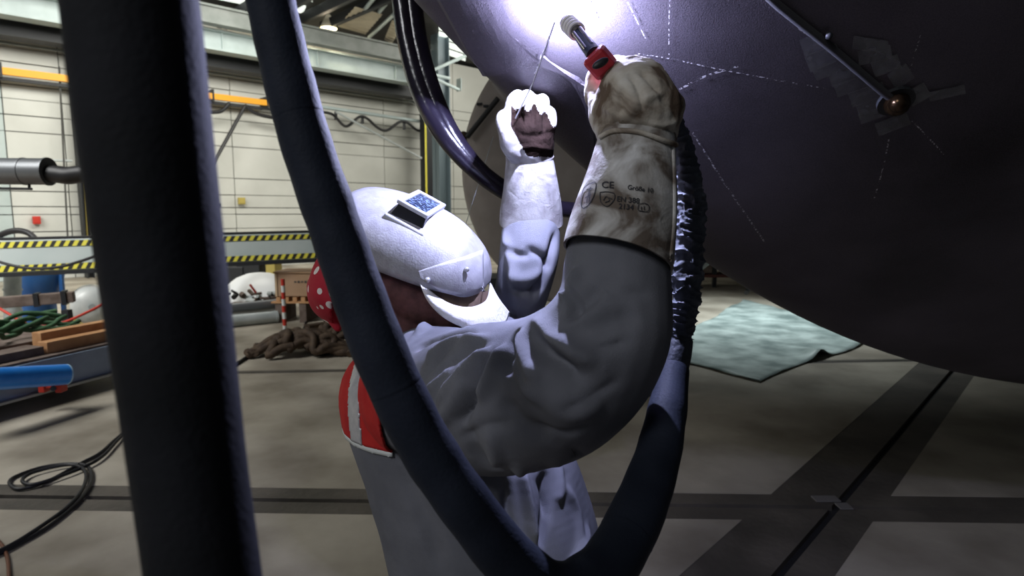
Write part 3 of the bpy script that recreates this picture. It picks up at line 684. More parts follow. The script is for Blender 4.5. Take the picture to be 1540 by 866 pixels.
# ------------------------------------------------------------------ far beige vessel
fc = D(885, 250, 5.0); fa = (CAM-fc); fa.z = -.05; fa = (fa.normalized()+V((-.35, 0, 0))).normalized()
beige = mat('beige_steel', (.20, .175, .16), .6, .1, (.30, .27, .25), 2.5, .2, 20, detail=10)
fv = thing('beige_vessel', V((fc.x, fc.y, 0)), 'pale beige round vessel end standing behind the welder', 'vessel')
mb = MB(); mb.lathe(fc, fa, [(-1.2, 1.16), (-.03, 1.16), (0, 1.15), (.03, 1.1), (.06, .9), (.09, .5), (.10, .01)], 72); mb.build('shell_end', beige, fv, True)
FT = BVHTree.FromPolygons(mb.v, mb.f)
ribbon([(704, 84), (730, 110), (757, 146), (800, 200)], 4, mat('seam_grey', (.35, .33, .32), .6), 'weld_seam', fv, FT, .004)
MB().tube([hit(FT, a, b_, .05)[0] for a, b_ in ((708, 207), (754, 150))], .022, 10).build('cross_bar', steel_dark, fv, True)
for a, b_ in ((700, 205), (703, 190)): MB().ball(hit(FT, a, b_, .02)[0], .04, 12, 8).build('knob', rust, fv, True)
for a, b_ in ((712, 151), (722, 157), (732, 160)): MB().box(hit(FT, a, b_, .01)[0], (.045, .02, .02)).build('tack_mark', steel_dark, fv)
for s in (-.7, .7):
    p = fc+V((s*.9, .55, 0)); MB().box((p.x, p.y, .47), (.14, .5, .94)).build('support_leg', steel_dark, fv)
MB().box((fc.x, fc.y+.55, .98), (1.6, .5, .12)).build('support_saddle', steel_dark, fv)

# ------------------------------------------------------------------ hoses
def hosemat(nm, c, c2, rough, bands=0):
    return mat(nm, c, rough, 0, c2, 20, .12, 260, spec=.18 if rough > .5 else .5)
h_dark = hosemat('hose_dark', (.010, .011, .013), (.016, .017, .021), .8)
h_cloth = hosemat('hose_cloth', (.012, .016, .026), (.019, .024, .038), .7)
o = pxtube(MB(), [(185, -60, .33, 93), (198, 0, .33, 93), (215, 150, .33, 92), (240, 350, .33, 88), (262, 520, .33, 84), (285, 700, .33, 80), (308, 866, .33, 79), (318, 950, .33, 79)], 40, 10).build('welding_cable', h_dark, None, True)
tag(o, 'very broad black welding hose hanging closest, nearly vertical at left', 'hose')
hz = thing('torch_cable', D(700, 700, .6), 'long black torch cable hanging in a loop before the welder up to his glove', 'hose')
loop = [(398, -60, .60, 36), (407, 0, .60, 36), (432, 110, .60, 37), (462, 220, .60, 38), (500, 330, .60, 39), (538, 440, .60, 40), (585, 560, .60, 41), (640, 670, .61, 41), (705, 765, .62, 41), (775, 850, .64, 42),
        (840, 890, .66, 43), (905, 860, .70, 43), (950, 790, .75, 41), (985, 700, .82, 35), (1003, 620, .88, 29), (1013, 555, .93, 23)]
sp = spline(loop, 10); pts = [D(a, b_, d) for a, b_, d, r_ in sp]
rad = [r_*d/FPX*(1+.012*math.sin(i*.9)+.02*max(0, math.sin(i*.37))**8) for i, (a, b_, d, r_) in enumerate(sp)]
mb = MB(); mb.tube(pts, rad, 32); mb.build('cable_sleeve', h_cloth, hz, True)
# overlapping wraps as slim collars
for k in (26, 62, 118, 134):
    if k+1 < len(pts): MB().tube([pts[k]-(pts[k+1]-pts[k]).normalized()*.004, pts[k], pts[k]+(pts[k+1]-pts[k]).normalized()*.001], [rad[k]*.99, rad[k]*1.012, rad[k]*.99], 32, False).build('wrap_edge', h_cloth, hz, True)
pxtube(MB(), [(1013, 560, .93, 20.5), (1018, 535, .94, 21), (1021, 512, .95, 21)], 24).build('cable_clamp', mat('clamp_leather', (.03, .034, .045), .4, 0, (.05, .056, .07), 30, .3, 80), hz, True)
# gathered leather sleeve
ru = [(1021, 516, .95, 18), (1028, 470, .95, 20), (1034, 420, .95, 21), (1037, 360, .96, 21), (1038, 310, .97, 20), (1034, 260, .97, 18), (1024, 215, .97, 15), (1012, 180, .97, 13)]
sp = spline(ru, 26); mb = MB(); vs = []; fs = []; sd_ = 48
P_ = [D(a, b_, d) for a, b_, d, r_ in sp]
for i, (a, b_, d, r_) in enumerate(sp):
    t_ = (P_[min(i+1, len(sp)-1)]-P_[max(0, i-1)]).normalized(); x_ = V((1, 0, 0)); x_ = (x_-t_*x_.dot(t_)).normalized(); y_ = t_.cross(x_)
    for k in range(sd_):
        q = 2*math.pi*k/sd_; sn = mnoise.noise(V((math.cos(q)*1.1, math.sin(q)*1.1, i*.045)))
        w1 = 1-2.2*abs(mnoise.noise(V((math.cos(q)*.9, math.sin(q)*.9, i*.15)))); w2 = 1-2.2*abs(mnoise.noise(V((math.cos(q)*2+7, math.sin(q)*2, i*.32)))); rr_ = r_*d/FPX*(.88+.26*w1**3+.09*w2+.10*sn)
        vs.append(P_[i]+(x_*math.cos(q)+y_*math.sin(q))*rr_)
for i in range(len(sp)-1):
    for k in range(sd_): l = (k+1) % sd_; fs.append((i*sd_+k, i*sd_+l, (i+1)*sd_+l, (i+1)*sd_+k))
mb.add(vs, fs); mb.build('gathered_sleeve', mat('sleeve_leather', (.06, .068, .085), .75, 0, (.10, .11, .135), 20, .2, 90), hz, True)
h_shiny = mat('hose_shiny', (.010, .008, .014), .2, 0, (.016, .013, .022), 8, .1, 60, spec=.6)
sh = thing('shiny_hose', D(640, 100, 1.5), 'glossy purple-black rubber hose curving behind the far glove', 'hose')
for dx, dd, rr_ in ((-6, 0, 17), (8, .012, 15)):
    pxtube(MB(), [(606+dx, -60, 1.5, rr_), (612+dx, 0, 1.5, rr_), (622+dx, 70, 1.5, rr_), (642+dx, 140, 1.5, rr_), (672+dx*.6, 200, 1.5, rr_), (715+dx*.3, 252, 1.52, rr_-2), (765, 290, 1.56, rr_-3), (820, 310, 1.62, 12), (880, 318, 1.7, 12)], 24).build('hose_line', h_shiny, sh, True)

# ------------------------------------------------------------------ the welder
skin = mat('skin', (.5, .3, .22), .5)
def fabric(nm, c, c2, sc_=30, bump=.2, rough=.85):
    return mat(nm, c, rough, 0, c2, sc_, bump, 650, spec=.2)
jacket_m = fabric('jacket_cloth', (.125, .13, .15), (.17, .175, .20), 9)
trouser_m = fabric('trouser_cloth', (.07, .072, .085), (.10, .10, .115), 9)
maroon = fabric('maroon_knit', (.09, .045, .045), (.15, .07, .07), 60)
# body (one continuous surface)
mb = MB()
blob(mb, [(560, 412, 1.36, 62), (575, 405, 1.35, 64), (605, 405, 1.34, 55)])                 # head
blob(mb, [(600, 372, 1.33, 14), (606, 362, 1.325, 10)], k=3)                                    # nose
blob(mb, [(600, 430, 1.36, 45), (640, 500, 1.38, 45), (660, 540, 1.38, 60)])                     # neck
blob(mb, [(655, 570, 1.38, 90), (690, 650, 1.38, 105), (720, 760, 1.38, 105), (745, 880, 1.4, 100), (755, 960, 1.42, 95)], k=6)
blob(mb, [(665, 590, 1.22, 50), (760, 600, 1.03, 48), (890, 560, .88, 48), (925, 440, .87, 40), (945, 300, .90, 34), (957, 205, .92, 30), (956, 150, .93, 38)], k=9)
blob(mb, [(735, 560, 1.47, 45), (775, 480, 1.46, 30), (793, 400, 1.46, 27), (799, 320, 1.41, 22), (798, 240, 1.35, 20), (797, 200, 1.32, 26)], k=9)
hipc = D(750, 930, 1.42); feet = []
for sx, sy in ((-.02, -.13), (.10, .13)):
    a = V((hipc.x+.02, hipc.y+sy*.7, hipc.z-.06)); kn = V((hipc.x+sx+.03, hipc.y+sy, .44)); an = V((hipc.x+sx-.02, hipc.y+sy*1.1, .10)); feet.append(an)
    for i in range(12): p = a.lerp(kn, i/11); mb.ball(p, .085-.03*i/11, 16, 12)
    for i in range(12): p = kn.lerp(an, i/11); mb.ball(p, .058-.02*i/11, 16, 12)
    for i in range(5): mb.ball(an+V((.03*i, 0, -.045)), .035, 12, 8)
me = remesh(mb, .010, 3); me.materials.append(skin)
root = V((hipc.x, hipc.y, 0))
def addmesh(name, me, m, parent, smooth=True):
    off = wpos(parent) if parent else root
    me.transform(Matrix.Translation(-off)); me.materials.clear()
    for q in (m if isinstance(m, list) else [m]): me.materials.append(q)
    if smooth: me.shade_smooth()
    o = bpy.data.objects.new(name, me); COL.objects.link(o)
    if parent: o.parent = parent
    else: o.location = off
    return o
person = addmesh('person', me, skin, None)
tag(person, 'welder in grey jacket and white helmet, head tilted back, both gloves raised', 'person')
# jacket
mb = MB()
blob(mb, [(645, 590, 1.22, 98), (700, 600, 1.10, 108), (765, 598, .98, 114), (830, 580, .90, 112), (880, 548, .85, 106), (912, 500, .835, 95), (925, 450, .84, 84), (927, 400, .85, 79), (930, 350, .86, 70), (935, 320, .865, 62)], k=5)
blob(mb, [(735, 560, 1.47, 70), (760, 510, 1.46, 50), (776, 465, 1.45, 40), (785, 435, 1.40, 43), (794, 392, 1.385, 45), (798, 350, 1.40, 45), (799, 320, 1.41, 38)], k=6)
def ell(px, py, d, rx, ry):
    for f in (0,):
        mb.ball(D(px, py, d), (rx*d/FPX, ry, rx*d/FPX*.55), 28, 14)
secs = [(640, 545, 1.40, 80, .17), (652, 580, 1.40, 132, .19), (668, 620, 1.40, 147, .20), (688, 660, 1.40, 154, .21), (708, 700, 1.40, 160, .21), (722, 745, 1.40, 163, .21), (735, 790, 1.40, 163, .21), (744, 835, 1.40, 160, .21), (752, 880, 1.40, 157, .21), (757, 930, 1.40, 150, .21), (760, 985, 1.40, 148, .20)]
for s_ in spline(secs, 4): ell(*s_)
blob(mb, [(640, 520, 1.36, 50), (690, 520, 1.36, 52), (745, 505, 1.38, 42)], k=5)              # collar and shoulders
jk = remesh(mb, .0048, 5)
fold(jk, [
    # fan of creases from collar over the shoulder
    ([(622, 505), (655, 490), (700, 492)], .010, .010), ([(625, 522), (665, 505), (712, 503)], .008, -.012), ([(640, 545), (680, 520), (730, 508)], .010, .011),
    ([(652, 572), (690, 535), (728, 515)], .008, -.012), ([(662, 610), (702, 560), (738, 522)], .011, .012), ([(690, 640), (715, 585), (738, 535)], .009, -.015),
    ([(718, 600), (740, 560), (760, 515)], .013, .012), ([(755, 560), (768, 530), (778, 495)], .010, -.012),
    ([(778, 490), (785, 520), (800, 550), (822, 558)], .012, .012), ([(800, 495), (815, 525), (840, 545), (880, 575)], .012, -.018),
    ([(800, 478), (820, 505), (850, 520), (900, 545)], .012, .012), ([(790, 560), (820, 590), (860, 615), (905, 600)], .020, .008), ([(750, 600), (785, 640), (830, 660)], .016, -.008),
    ([(700, 640), (720, 690), (760, 712)], .016, -.008), ([(850, 470), (880, 450), (900, 430)], .012, -.008), ([(845, 500), (900, 490), (960, 470)], .016, -.006), ([(870, 400), (860, 430), (840, 455)], .010, .010),
    ([(660, 640), (690, 600), (705, 570)], .010, .008), ([(640, 600), (660, 570), (680, 545)], .010, .008), ([(735, 640), (745, 680), (740, 710)], .012, .006),
    # far sleeve
    ([(758, 372), (775, 382), (800, 384)], .007, -.008), ([(790, 372), (815, 385), (828, 402)], .008, -.009), ([(765, 412), (790, 420), (826, 405)], .012, .007), ([(768, 432), (790, 440), (815, 430)], .007, -.008), ([(756, 350), (770, 400), (775, 450)], .010, .008),
    ([(835, 350), (822, 400), (800, 450)], .009, -.012),
    # crisp secondary creases
    ([(645, 560), (672, 530), (705, 512)], .004, -.005), ([(668, 590), (700, 548), (733, 520)], .004, -.005), ([(706, 620), (728, 570), (748, 525)], .004, -.005), ([(845, 610), (880, 600), (930, 570)], .006, -.004), ([(800, 640), (850, 650), (890, 630)], .007, -.004),
    ([(765, 520), (772, 545), (790, 580), (815, 600)], .006, .006), ([(860, 520), (900, 525), (950, 510)], .006, -.004), ([(850, 430), (862, 455), (850, 480)], .006, -.006), ([(690, 660), (735, 640), (770, 640)], .008, -.004), ([(900, 420), (930, 440), (980, 440)], .008, -.003),
    # front of the jacket
    ([(780, 700), (795, 760), (812, 860)], .010, .014), ([(815, 700), (822, 760), (800, 850)], .010, -.010), ([(860, 672), (885, 720), (905, 790)], .008, -.008), ([(845, 730), (868, 770), (872, 850)], .012, .007), ([(600, 700), (640, 780), (660, 860)], .02, -.006),
    ([(760, 720), (765, 790), (775, 866)], .010, -.010), ([(838, 690), (842, 730), (838, 756)], .010, .007), ([(885, 790), (870, 830), (850, 866)], .010, .010)])
noisedisp(jk, 8, .006, 3)
JT = bvh(jk); jco = arr(jk).copy(); jno = nrm(jk).copy()
jpoly = [tuple(p.vertices) for p in jk.polygons]
jacket = addmesh('jacket', jk, jacket_m, person)
sm_ = jacket.modifiers.new('s', 'SMOOTH'); sm_.iterations = 2; sm_.factor = .5
# red vest panel over the back with reflective strips
zb, zt = D(560, 650, 1.33).z, D(600, 478, 1.33).z
def xlim(z):                                            # front border of the vest
    t_ = (z-zb)/(zt-zb); return D(604, 650, 1.3).x + .00*t_
sel = {'vest_panel': [], 'reflective_strip': [], 'vest_hem': []}
for f in jpoly:
    c = jco[list(f)].mean(0); x, y, z = c
    if zb-.006 < z < zt and x < xlim(z) and y > .9:
        xs = D(551, 600, 1.33).x+.10*max(0, .06-(z-zb))
        if z < zb+.004: sel['vest_hem'].append(f)
        elif xs-.016 < x < xs+.012 or False: sel['reflective_strip'].append(f)
        else: sel['vest_panel'].append(f)
red_cloth = fabric('red_cloth', (.46, .02, .022), (.55, .035, .03), 20); refl = mat('reflective', (.42, .43, .45), .35, .2, (.5, .5, .52), 90)
vestroot = None
for nm, m in (('vest_panel', red_cloth), ('reflective_strip', refl), ('vest_hem', white_paint)):
    fl = sel[nm]
    if not fl: continue
    ids = sorted({i for f in fl for i in f}); mp = {i: k for k, i in enumerate(ids)}
    mb = MB(); mb.add([V(jco[i]+jno[i]*(.006 if nm != 'reflective_strip' else .008)) for i in ids], [tuple(mp[i] for i in f) for f in fl])
    o = mb.build(nm if vestroot else 'vest', m, vestroot or person, True)
    if vestroot is None:
        vestroot = o; o['label'] = 'red high-visibility vest over the back'
    sd = o.modifiers.new('s', 'SOLIDIFY'); sd.thickness = .004; sd.offset = 0
# seams and buttons on jacket front
for pl in ([(858, 672), (884, 730), (905, 792)],):
    ribbon(pl, 1.6, steel_dark, 'seam', jacket, JT, .002)
# trousers and boots
mb = MB()
for an, sy in zip(feet, (-.13, .13)):
    a = V((hipc.x+.01, hipc.y+sy*.6, hipc.z+.02)); kn = V((an.x+.05, hipc.y+sy, .44))
    for i in range(16): mb.ball(a.lerp(kn, i/15), .125-.035*i/15, 20, 14)
    for i in range(16): mb.ball(kn.lerp(an+V((0, 0, .05)), i/15), .09-.01*i/15, 20, 14)
mb.ball(hipc+V((.01, 0, .02)), (.19, .20, .14), 24, 14)
tm = remesh(mb, .010, 4); noisedisp(tm, 10, .012, 5); addmesh('trousers', tm, trouser_m, person)
for an in feet:
    mb = MB()
    for i in range(7): mb.ball(an+V((.03*i-.02, 0, -.035+.012*(3-i if i < 3 else 0)/3)), (.055, .05, .05 if i > 3 else .065), 16, 10)
    for i in range(4): mb.ball(an+V((-.01, 0, .02*i)), .06, 14, 10)
    bm_ = remesh(mb, .008, 3); bo = addmesh('boot', bm_, mat('boot_leather', (.02, .018, .016), .5), person)
    MB().box(V((an.x+.06, an.y, .008)), (.27, .10, .016)).build('sole', black_rubber, bo, bevel=.006)

# hood, bandana
HC = D(572, 418, 1.345)
pa = (D(728, 432, 1.30)-D(520, 350, 1.33)).normalized()                     # crown to chin
pw0 = V((-.25, -.94, -.18)).normalized()                                       # towards the near ear
pf = pw0.cross(pa).normalized()
if pf.z < 0: pf = -pf
pw = pa.cross(pf).normalized()
if pw.y > 0: pw = -pw
mb = MB(); mb.ball(HC, (.112, .105, .098), 32, 20, (pa, pw, pf)); blob(mb, [(590, 440, 1.35, 62), (630, 480, 1.36, 60), (665, 530, 1.38, 62)], k=5)
blob(mb, [(600, 420, 1.30, 50), (640, 445, 1.29, 44), (670, 465, 1.3, 36)], k=4)
hd = remesh(mb, .005, 4)
noisedisp(hd, 18, .004, 2); hood = addmesh('hood', hd, maroon, person); hood['label'] = 'dark maroon knit neck hood'
band_m = bpy.data.materials.new('bandana'); band_m.use_nodes = True; nt = band_m.node_tree; N, L = nt.nodes, nt.links; b = N['Principled BSDF']; b.inputs['Roughness'].default_value = .8
vo = N.new('ShaderNodeTexVoronoi'); vo.inputs['Scale'].default_value = 30; vo.inputs['Randomness'].default_value = .55; tc = N.new('ShaderNodeTexCoord'); r = N.new('ShaderNodeValToRGB'); r.color_ramp.interpolation = 'CONSTANT'
r.color_ramp.elements[0].color = (.8, .75, .7, 1); r.color_ramp.elements[1].color = (.42, .012, .03, 1); r.color_ramp.elements[1].position = .28
L.new(tc.outputs['Object'], vo.inputs['Vector']); L.new(vo.outputs['Distance'], r.inputs['Fac']); L.new(r.outputs['Color'], b.inputs['Base Color'])
mb = MB(); BC = D(545, 424, 1.34); mb.ball(BC, (.118, .112, .095), 40, 28, (V((.93, 0, .37)).normalized(), V((0, 1, 0)), V((-.37, 0, .93)).normalized()))
bm_ = remesh(mb, .006, 1); co = arr(bm_)
bmx = bmesh.new(); bmx.from_mesh(bm_); bl = D(545, 424, 1.34)
bmesh.ops.delete(bmx, geom=[v for v in bmx.verts if (v.co-bl).dot(V((.96, .1, -.25))) > -.035], context='VERTS'); bmx.to_mesh(bm_); bmx.free()
noisedisp(bm_, 22, .006, 4)
bo = addmesh('bandana', bm_, band_m, person); bo['label'] = 'red bandana with white dots at back of head'
sd = bo.modifiers.new('s', 'SOLIDIFY'); sd.thickness = .004
# tied knot tails of bandana, strap of helmet
mb = MB(); blob(mb, [(492, 462, 1.31, 12), (502, 478, 1.31, 11), (508, 492, 1.31, 7)], k=4); km = remesh(mb, .004, 2); kn_ = addmesh('knot', km, band_m, bo)

# helmet shell
helm_m = mat('helmet_shell', (.29, .29, .315), .42, 0, (.36, .36, .385), 60, .12, 300)
HO = D(520, 350, 1.32); PXM = 1.31/FPX
tt = [(-16, 50, 60), (-8, 62, 70), (13, 77, 80), (52, 86, 86), (100, 87, 87), (151, 80, 83), (190, 63, 72), (213, 45, 58), (226, 24, 40), (231, 6, 18)]
sp = spline(tt, 5); rowsN = len(sp); cols = 40; vs = []
def hsurf(a_, F, Wd, ang, off=0.):
    s_ = math.sin(ang); c = math.cos(ang)
    n_ = 2.3; ss_ = (abs(s_)**(2/n_))*(1 if s_ >= 0 else -1); cc_ = (abs(c)**(2/n_))*(1 if c >= 0 else -1)
    f_ = F*cc_ if c >= 0 else 34*cc_
    return HO+pa*(a_*PXM)+pf*((f_)*PXM+off*cc_)+pw*(Wd*PXM*ss_+off*ss_)
amax = math.radians(90)
for (a_, F, Wd) in sp:
    for k in range(cols+1): vs.append(hsurf(a_, F, Wd, -amax+2*amax*k/cols))
fs = [(i*(cols+1)+k, i*(cols+1)+k+1, (i+1)*(cols+1)+k+1, (i+1)*(cols+1)+k) for i in range(rowsN-1) for k in range(cols)]
hm = MB().add(vs, fs); HT = BVHTree.FromPolygons(hm.v, hm.f)
helmet = hm.build('welding_helmet', helm_m, person, True); helmet['label'] = 'white welding helmet shell with lens window'
sd = helmet.modifiers.new('s', 'SOLIDIFY'); sd.thickness = .004; sd.offset = -1
# lens box
lc = hit(HT, 632, 320)[0]; c0 = HO+pa*(104*PXM)+pf*(70*PXM)+pw*.020
la = Matrix.Rotation(math.radians(8), 3, pw) @ pa; lf = Matrix.Rotation(math.radians(8), 3, pw) @ pf
if la.z > pa.z: la = Matrix.Rotation(math.radians(-8), 3, pw) @ pa; lf = Matrix.Rotation(math.radians(-8), 3, pw) @ pf
def fr(a_, w_, f_): return c0+la*a_+pw*w_+lf*f_
def frus(a0, w0, f0, a1, w1, f1):
    return [fr(-a0, -w0, f0), fr(a0, -w0, f0), fr(a0, w0, f0), fr(-a0, w0, f0), fr(-a1, -w1, f1), fr(a1, -w1, f1), fr(a1, w1, f1), fr(-a1, w1, f1)]
MB().hexa(frus(.043, .066, -.012, .043, .066, .0)).build('lens_flange', mat('frame_grey', (.5, .52, .56), .35), helmet, bevel=.003)
MB().hexa(frus(.035, .056, .0, .029, .050, .026)).build('lens_housing', mat('housing_black', (.012, .013, .017), .35), helmet, bevel=.002)
fm = MATS['frame_grey']
for s_ in (-1, 1):
    MB().box(fr(s_*.0285, 0, .029), (.009, .110, .009), (la, pw, lf)).build('lens_frame', fm, helmet, bevel=.002)
    MB().box(fr(0, s_*.051, .029), (.066, .009, .009), (la, pw, lf)).build('lens_frame', fm, helmet, bevel=.002)
MB().box(fr(0, 0, .027), (.050, .094, .004), (la, pw, lf)).build('lens_glass', mat('lens_glass', (.01, .018, .04), .12, 0, (.14, .20, .34), 160, .3, 200, thr=(.5, .62)), helmet)
# cheek flap over the shell side
def hsd(px, py, lift):
    r_ = ray(px, py).normalized(); h = HT.ray_cast(CAM, r_)
    if h[0] is None: h = HT.find_nearest(D(px, py, 1.22))
    dd_ = (h[0]-CAM).dot(Fv); return D(px, py, min(dd_, 1.27)-lift)
e1 = spline([(628, 408), (660, 397), (700, 384), (727, 375)], 8); e2 = spline([(632, 418), (645, 428), (664, 438), (698, 447), (728, 438)], 6)
na = 24; e1 = [e1[round(k*(len(e1)-1)/na)] for k in range(na+1)]; e2 = [e2[round(k*(len(e2)-1)/na)] for k in range(na+1)]; hs = []
for k in range(na+1):
    for q in range(9):
        t_ = q/8; hs.append(hsd(e1[k][0]*(1-t_)+e2[k][0]*t_, e1[k][1]*(1-t_)+e2[k][1]*t_, .007+.004*t_))
fl = MB().add(hs, [(i*9+k, i*9+k+1, (i+1)*9+k+1, (i+1)*9+k) for i in range(na) for k in range(8)]).build('cheek_flap', helm_m, helmet, True)
sd = fl.modifiers.new('s', 'SOLIDIFY'); sd.thickness = .003
for a, b_ in ((643, 421), (702, 405)):
    p_ = (hsd(a, b_, .012), (CAM-D(a, b_, 1.2)).normalized()); MB().lathe(p_[0], p_[1], [(0, .0055), (.004, .005), (.006, .002)], 12).build('rivet', mat('rivet', (.6, .6, .62), .3, .6), helmet, True)
# bib: curved leather sheet
topl = [(628, 407, 1.20), (637, 424, 1.20), (655, 443, 1.195), (682, 458, 1.19), (710, 461, 1.20), (732, 450, 1.22), (738, 425, 1.25)]
botl = [(632, 420, 1.20), (640, 448, 1.195), (662, 474, 1.185), (694, 492, 1.18), (724, 500, 1.19), (756, 490, 1.23), (767, 470, 1.28)]
mid = [(a[0]*.5+b_[0]*.5-2, a[1]*.5+b_[1]*.5+1, min(a[2], b_[2])-.006) for a, b_ in zip(topl, botl)]
rws = [spline(q, 8) for q in (topl, mid, botl)]; bb = []
for q in zip(*rws): bb.append([V(x_) for x_ in spline([tuple(D(*z_)) for z_ in q], 5)])
H_, W_ = len(bb), len(bb[0])
bib = MB().add([p for r_ in bb for p in r_], [(i*W_+k, i*W_+k+1, (i+1)*W_+k+1, (i+1)*W_+k) for i in range(H_-1) for k in range(W_-1)]).build('chin_bib', mat('bib_leather', (.60, .60, .63), .6, 0, (.70, .70, .73), 40, .3, 120), person, True)
MB().add([D(*p) for p in ((650, 432, 1.222), (670, 438, 1.222), (700, 441, 1.222), (740, 436, 1.25), (742, 462, 1.25), (710, 470, 1.222), (680, 466, 1.222), (655, 452, 1.222))], [(0, 1, 6, 7), (1, 2, 5, 6), (2, 3, 4, 5)]).build('lining', mat('bib_lining', (.10, .065, .045), .8, 0, (.15, .10, .07), 40), bib, True)
bib['label'] = 'white leather chin bib'
sd = bib.modifiers.new('s', 'SOLIDIFY'); sd.thickness = .004

# gloves -------------------------------------------------------------
def leather(nm, c1, c2, c3, sc_=9):
    m = bpy.data.materials.new(nm); m.use_nodes = True; nt = m.node_tree; N, L = nt.nodes, nt.links; b = N['Principled BSDF']
    b.inputs['Roughness'].default_value = .85; b.inputs['Specular IOR Level'].default_value = .2; tc = N.new('ShaderNodeTexCoord')
    n1 = N.new('ShaderNodeTexNoise'); n1.inputs['Scale'].default_value = sc_; n1.inputs['Detail'].default_value = 8; n1.inputs['Distortion'].default_value = .8
    r = N.new('ShaderNodeValToRGB'); r.color_ramp.elements[0].position = .40; r.color_ramp.elements[0].color = (*c1, 1); r.color_ramp.elements[1].position = .66; r.color_ramp.elements[1].color = (*c3, 1)
    e = r.color_ramp.elements.new(.50); e.color = (*c2, 1)
    L.new(tc.outputs['Object'], n1.inputs['Vector']); L.new(n1.outputs['Fac'], r.inputs['Fac']); L.new(r.outputs['Color'], b.inputs['Base Color'])
    n2 = N.new('ShaderNodeTexNoise'); n2.inputs['Scale'].default_value = 300; n2.inputs['Detail'].default_value = 4; n3 = N.new('ShaderNodeTexNoise'); n3.inputs['Scale'].default_value = 30; n3.inputs['Distortion'].default_value = 1.
    ad = N.new('ShaderNodeMath'); ad.operation = 'MULTIPLY_ADD'; ad.inputs[1].default_value = .25; L.new(n2.outputs['Fac'], ad.inputs[0]); L.new(n3.outputs['Fac'], ad.inputs[2])
    bp = N.new('ShaderNodeBump'); bp.inputs['Strength'].default_value = .55; bp.inputs['Distance'].default_value = .004
    L.new(tc.outputs['Object'], n2.inputs['Vector']); L.new(tc.outputs['Object'], n3.inputs['Vector']); L.new(ad.outputs[0], bp.inputs['Height']); L.new(bp.outputs['Normal'], b.inputs['Normal'])
    return m
lea = leather('glove_leather', (.12, .085, .06), (.40, .36, .30), (.62, .60, .54), 15); lea2 = leather('gauntlet_leather', (.13, .105, .085), (.36, .345, .32), (.64, .64, .63), 17)
lea_w = leather('glove_white', (.20, .19, .19), (.31, .305, .30), (.38, .375, .37), 14); lea_shade = mat('glove_palm_shade', (.006, .0035, .0025), .9, 0, (.015, .009, .007), 22, .4, 90, spec=.05)  # palm brown is near black: shadow of the curled fingers painted in
def gauntlet(pts, thick, nseg=64, k=10, wav=0., sk=0.):
    """pts: (px, py, depth, half-width px, flatness)"""
    sp = spline(pts, k); P = [D(a, b_, d) for a, b_, d, w, f in sp]; out = []; inn = []
    for i, (a, b_, d, w, f) in enumerate(sp):
        t_ = (P[min(i+1, len(P)-1)]-P[max(0, i-1)]).normalized(); x_ = V((1, 0, 0)); x_ = (x_-t_*x_.dot(t_)).normalized(); y_ = t_.cross(x_)
        for q in range(nseg):
            an = 2*math.pi*q/nseg; e = i/(len(sp)-1); ns = mnoise.noise(V((math.cos(an)*1.5, math.sin(an)*1.5, e*3)))
            rr_ = w*d/FPX*(1+wav*ns); dr = x_*math.cos(an)+y_*math.sin(an)*f
            sl = t_*(sk*e*math.cos(an))
            out.append(P[i]+dr*rr_+sl); inn.append(P[i]+dr*(rr_-thick)+sl)
    n = len(sp); m = n*nseg; fs = []
    for i in range(n-1):
        for q in range(nseg):
            l = (q+1) % nseg; fs.append((i*nseg+q, i*nseg+l, (i+1)*nseg+l, (i+1)*nseg+q)); fs.append((m+i*nseg+q, m+(i+1)*nseg+q, m+(i+1)*nseg+l, m+i*nseg+l))
    for i in (0, n-1):
        for q in range(nseg): l = (q+1) % nseg; fs.append((i*nseg+q, m+i*nseg+q, m+i*nseg+l, i*nseg+l))
    return MB().add(out+inn, fs)
# near glove
mb = MB()
blob(mb, [(958, 205, 0.890, 52), (960, 180, 0.890, 60), (958, 155, 0.895, 62), (950, 128, 0.905, 42), (945, 112, 0.915, 26)], k=5)
blob(mb, [(985, 190, 0.890, 38), (995, 165, 0.890, 34)], k=4); blob(mb, [(918, 195, 0.890, 24), (912, 165, 0.895, 22)], k=4)
for pts in ([(945, 135, 0.905, 24), (938, 108, 0.920, 21), (925, 104, 0.965, 19), (912, 122, 0.985, 17), (915, 142, 0.975, 15)],
            [(962, 140, 0.900, 24), (962, 112, 0.920, 22), (948, 104, 0.975, 19), (935, 128, 0.995, 17), (932, 150, 0.985, 15)],
            [(985, 148, 0.895, 24), (986, 132, 0.920, 22), (975, 126, 0.975, 19), (960, 150, 0.995, 17), (950, 165, 0.985, 15)],
            [(1002, 175, 0.895, 24), (1008, 160, 0.910, 20), (1000, 155, 0.955, 18), (982, 175, 0.975, 16), (968, 185, 0.965, 14)],
            [(915, 190, 0.895, 22), (900, 165, 0.915, 18), (894, 140, 0.940, 16), (894, 118, 0.955, 13), (899, 112, 0.960, 11)]): blob(mb, pts, k=5)
gm = remesh(mb, .0028, 5)
fold(gm, [([(925, 195), (930, 165), (935, 130)], .005, -.004), ([(905, 160), (935, 175), (965, 165)], .006, .004), ([(965, 165), (960, 135), (945, 110)], .004, -.005), ([(985, 130), (1000, 150), (1020, 170)], .006, -.004), ([(940, 170), (970, 150), (1000, 140)], .006, .004), ([(910, 190), (945, 188), (990, 196)], .004, -.004), ([(962, 105), (978, 122), (990, 135)], .004, -.004), ([(975, 185), (1000, 190), (1020, 180)], .005, .004)])
noisedisp(gm, 30, .004, 1); noisedisp(gm, 70, .0012, 6)
GT = bvh(gm); glove = addmesh('glove', gm, lea, person); glove['label'] = 'stained leather welding glove gripping the torch'
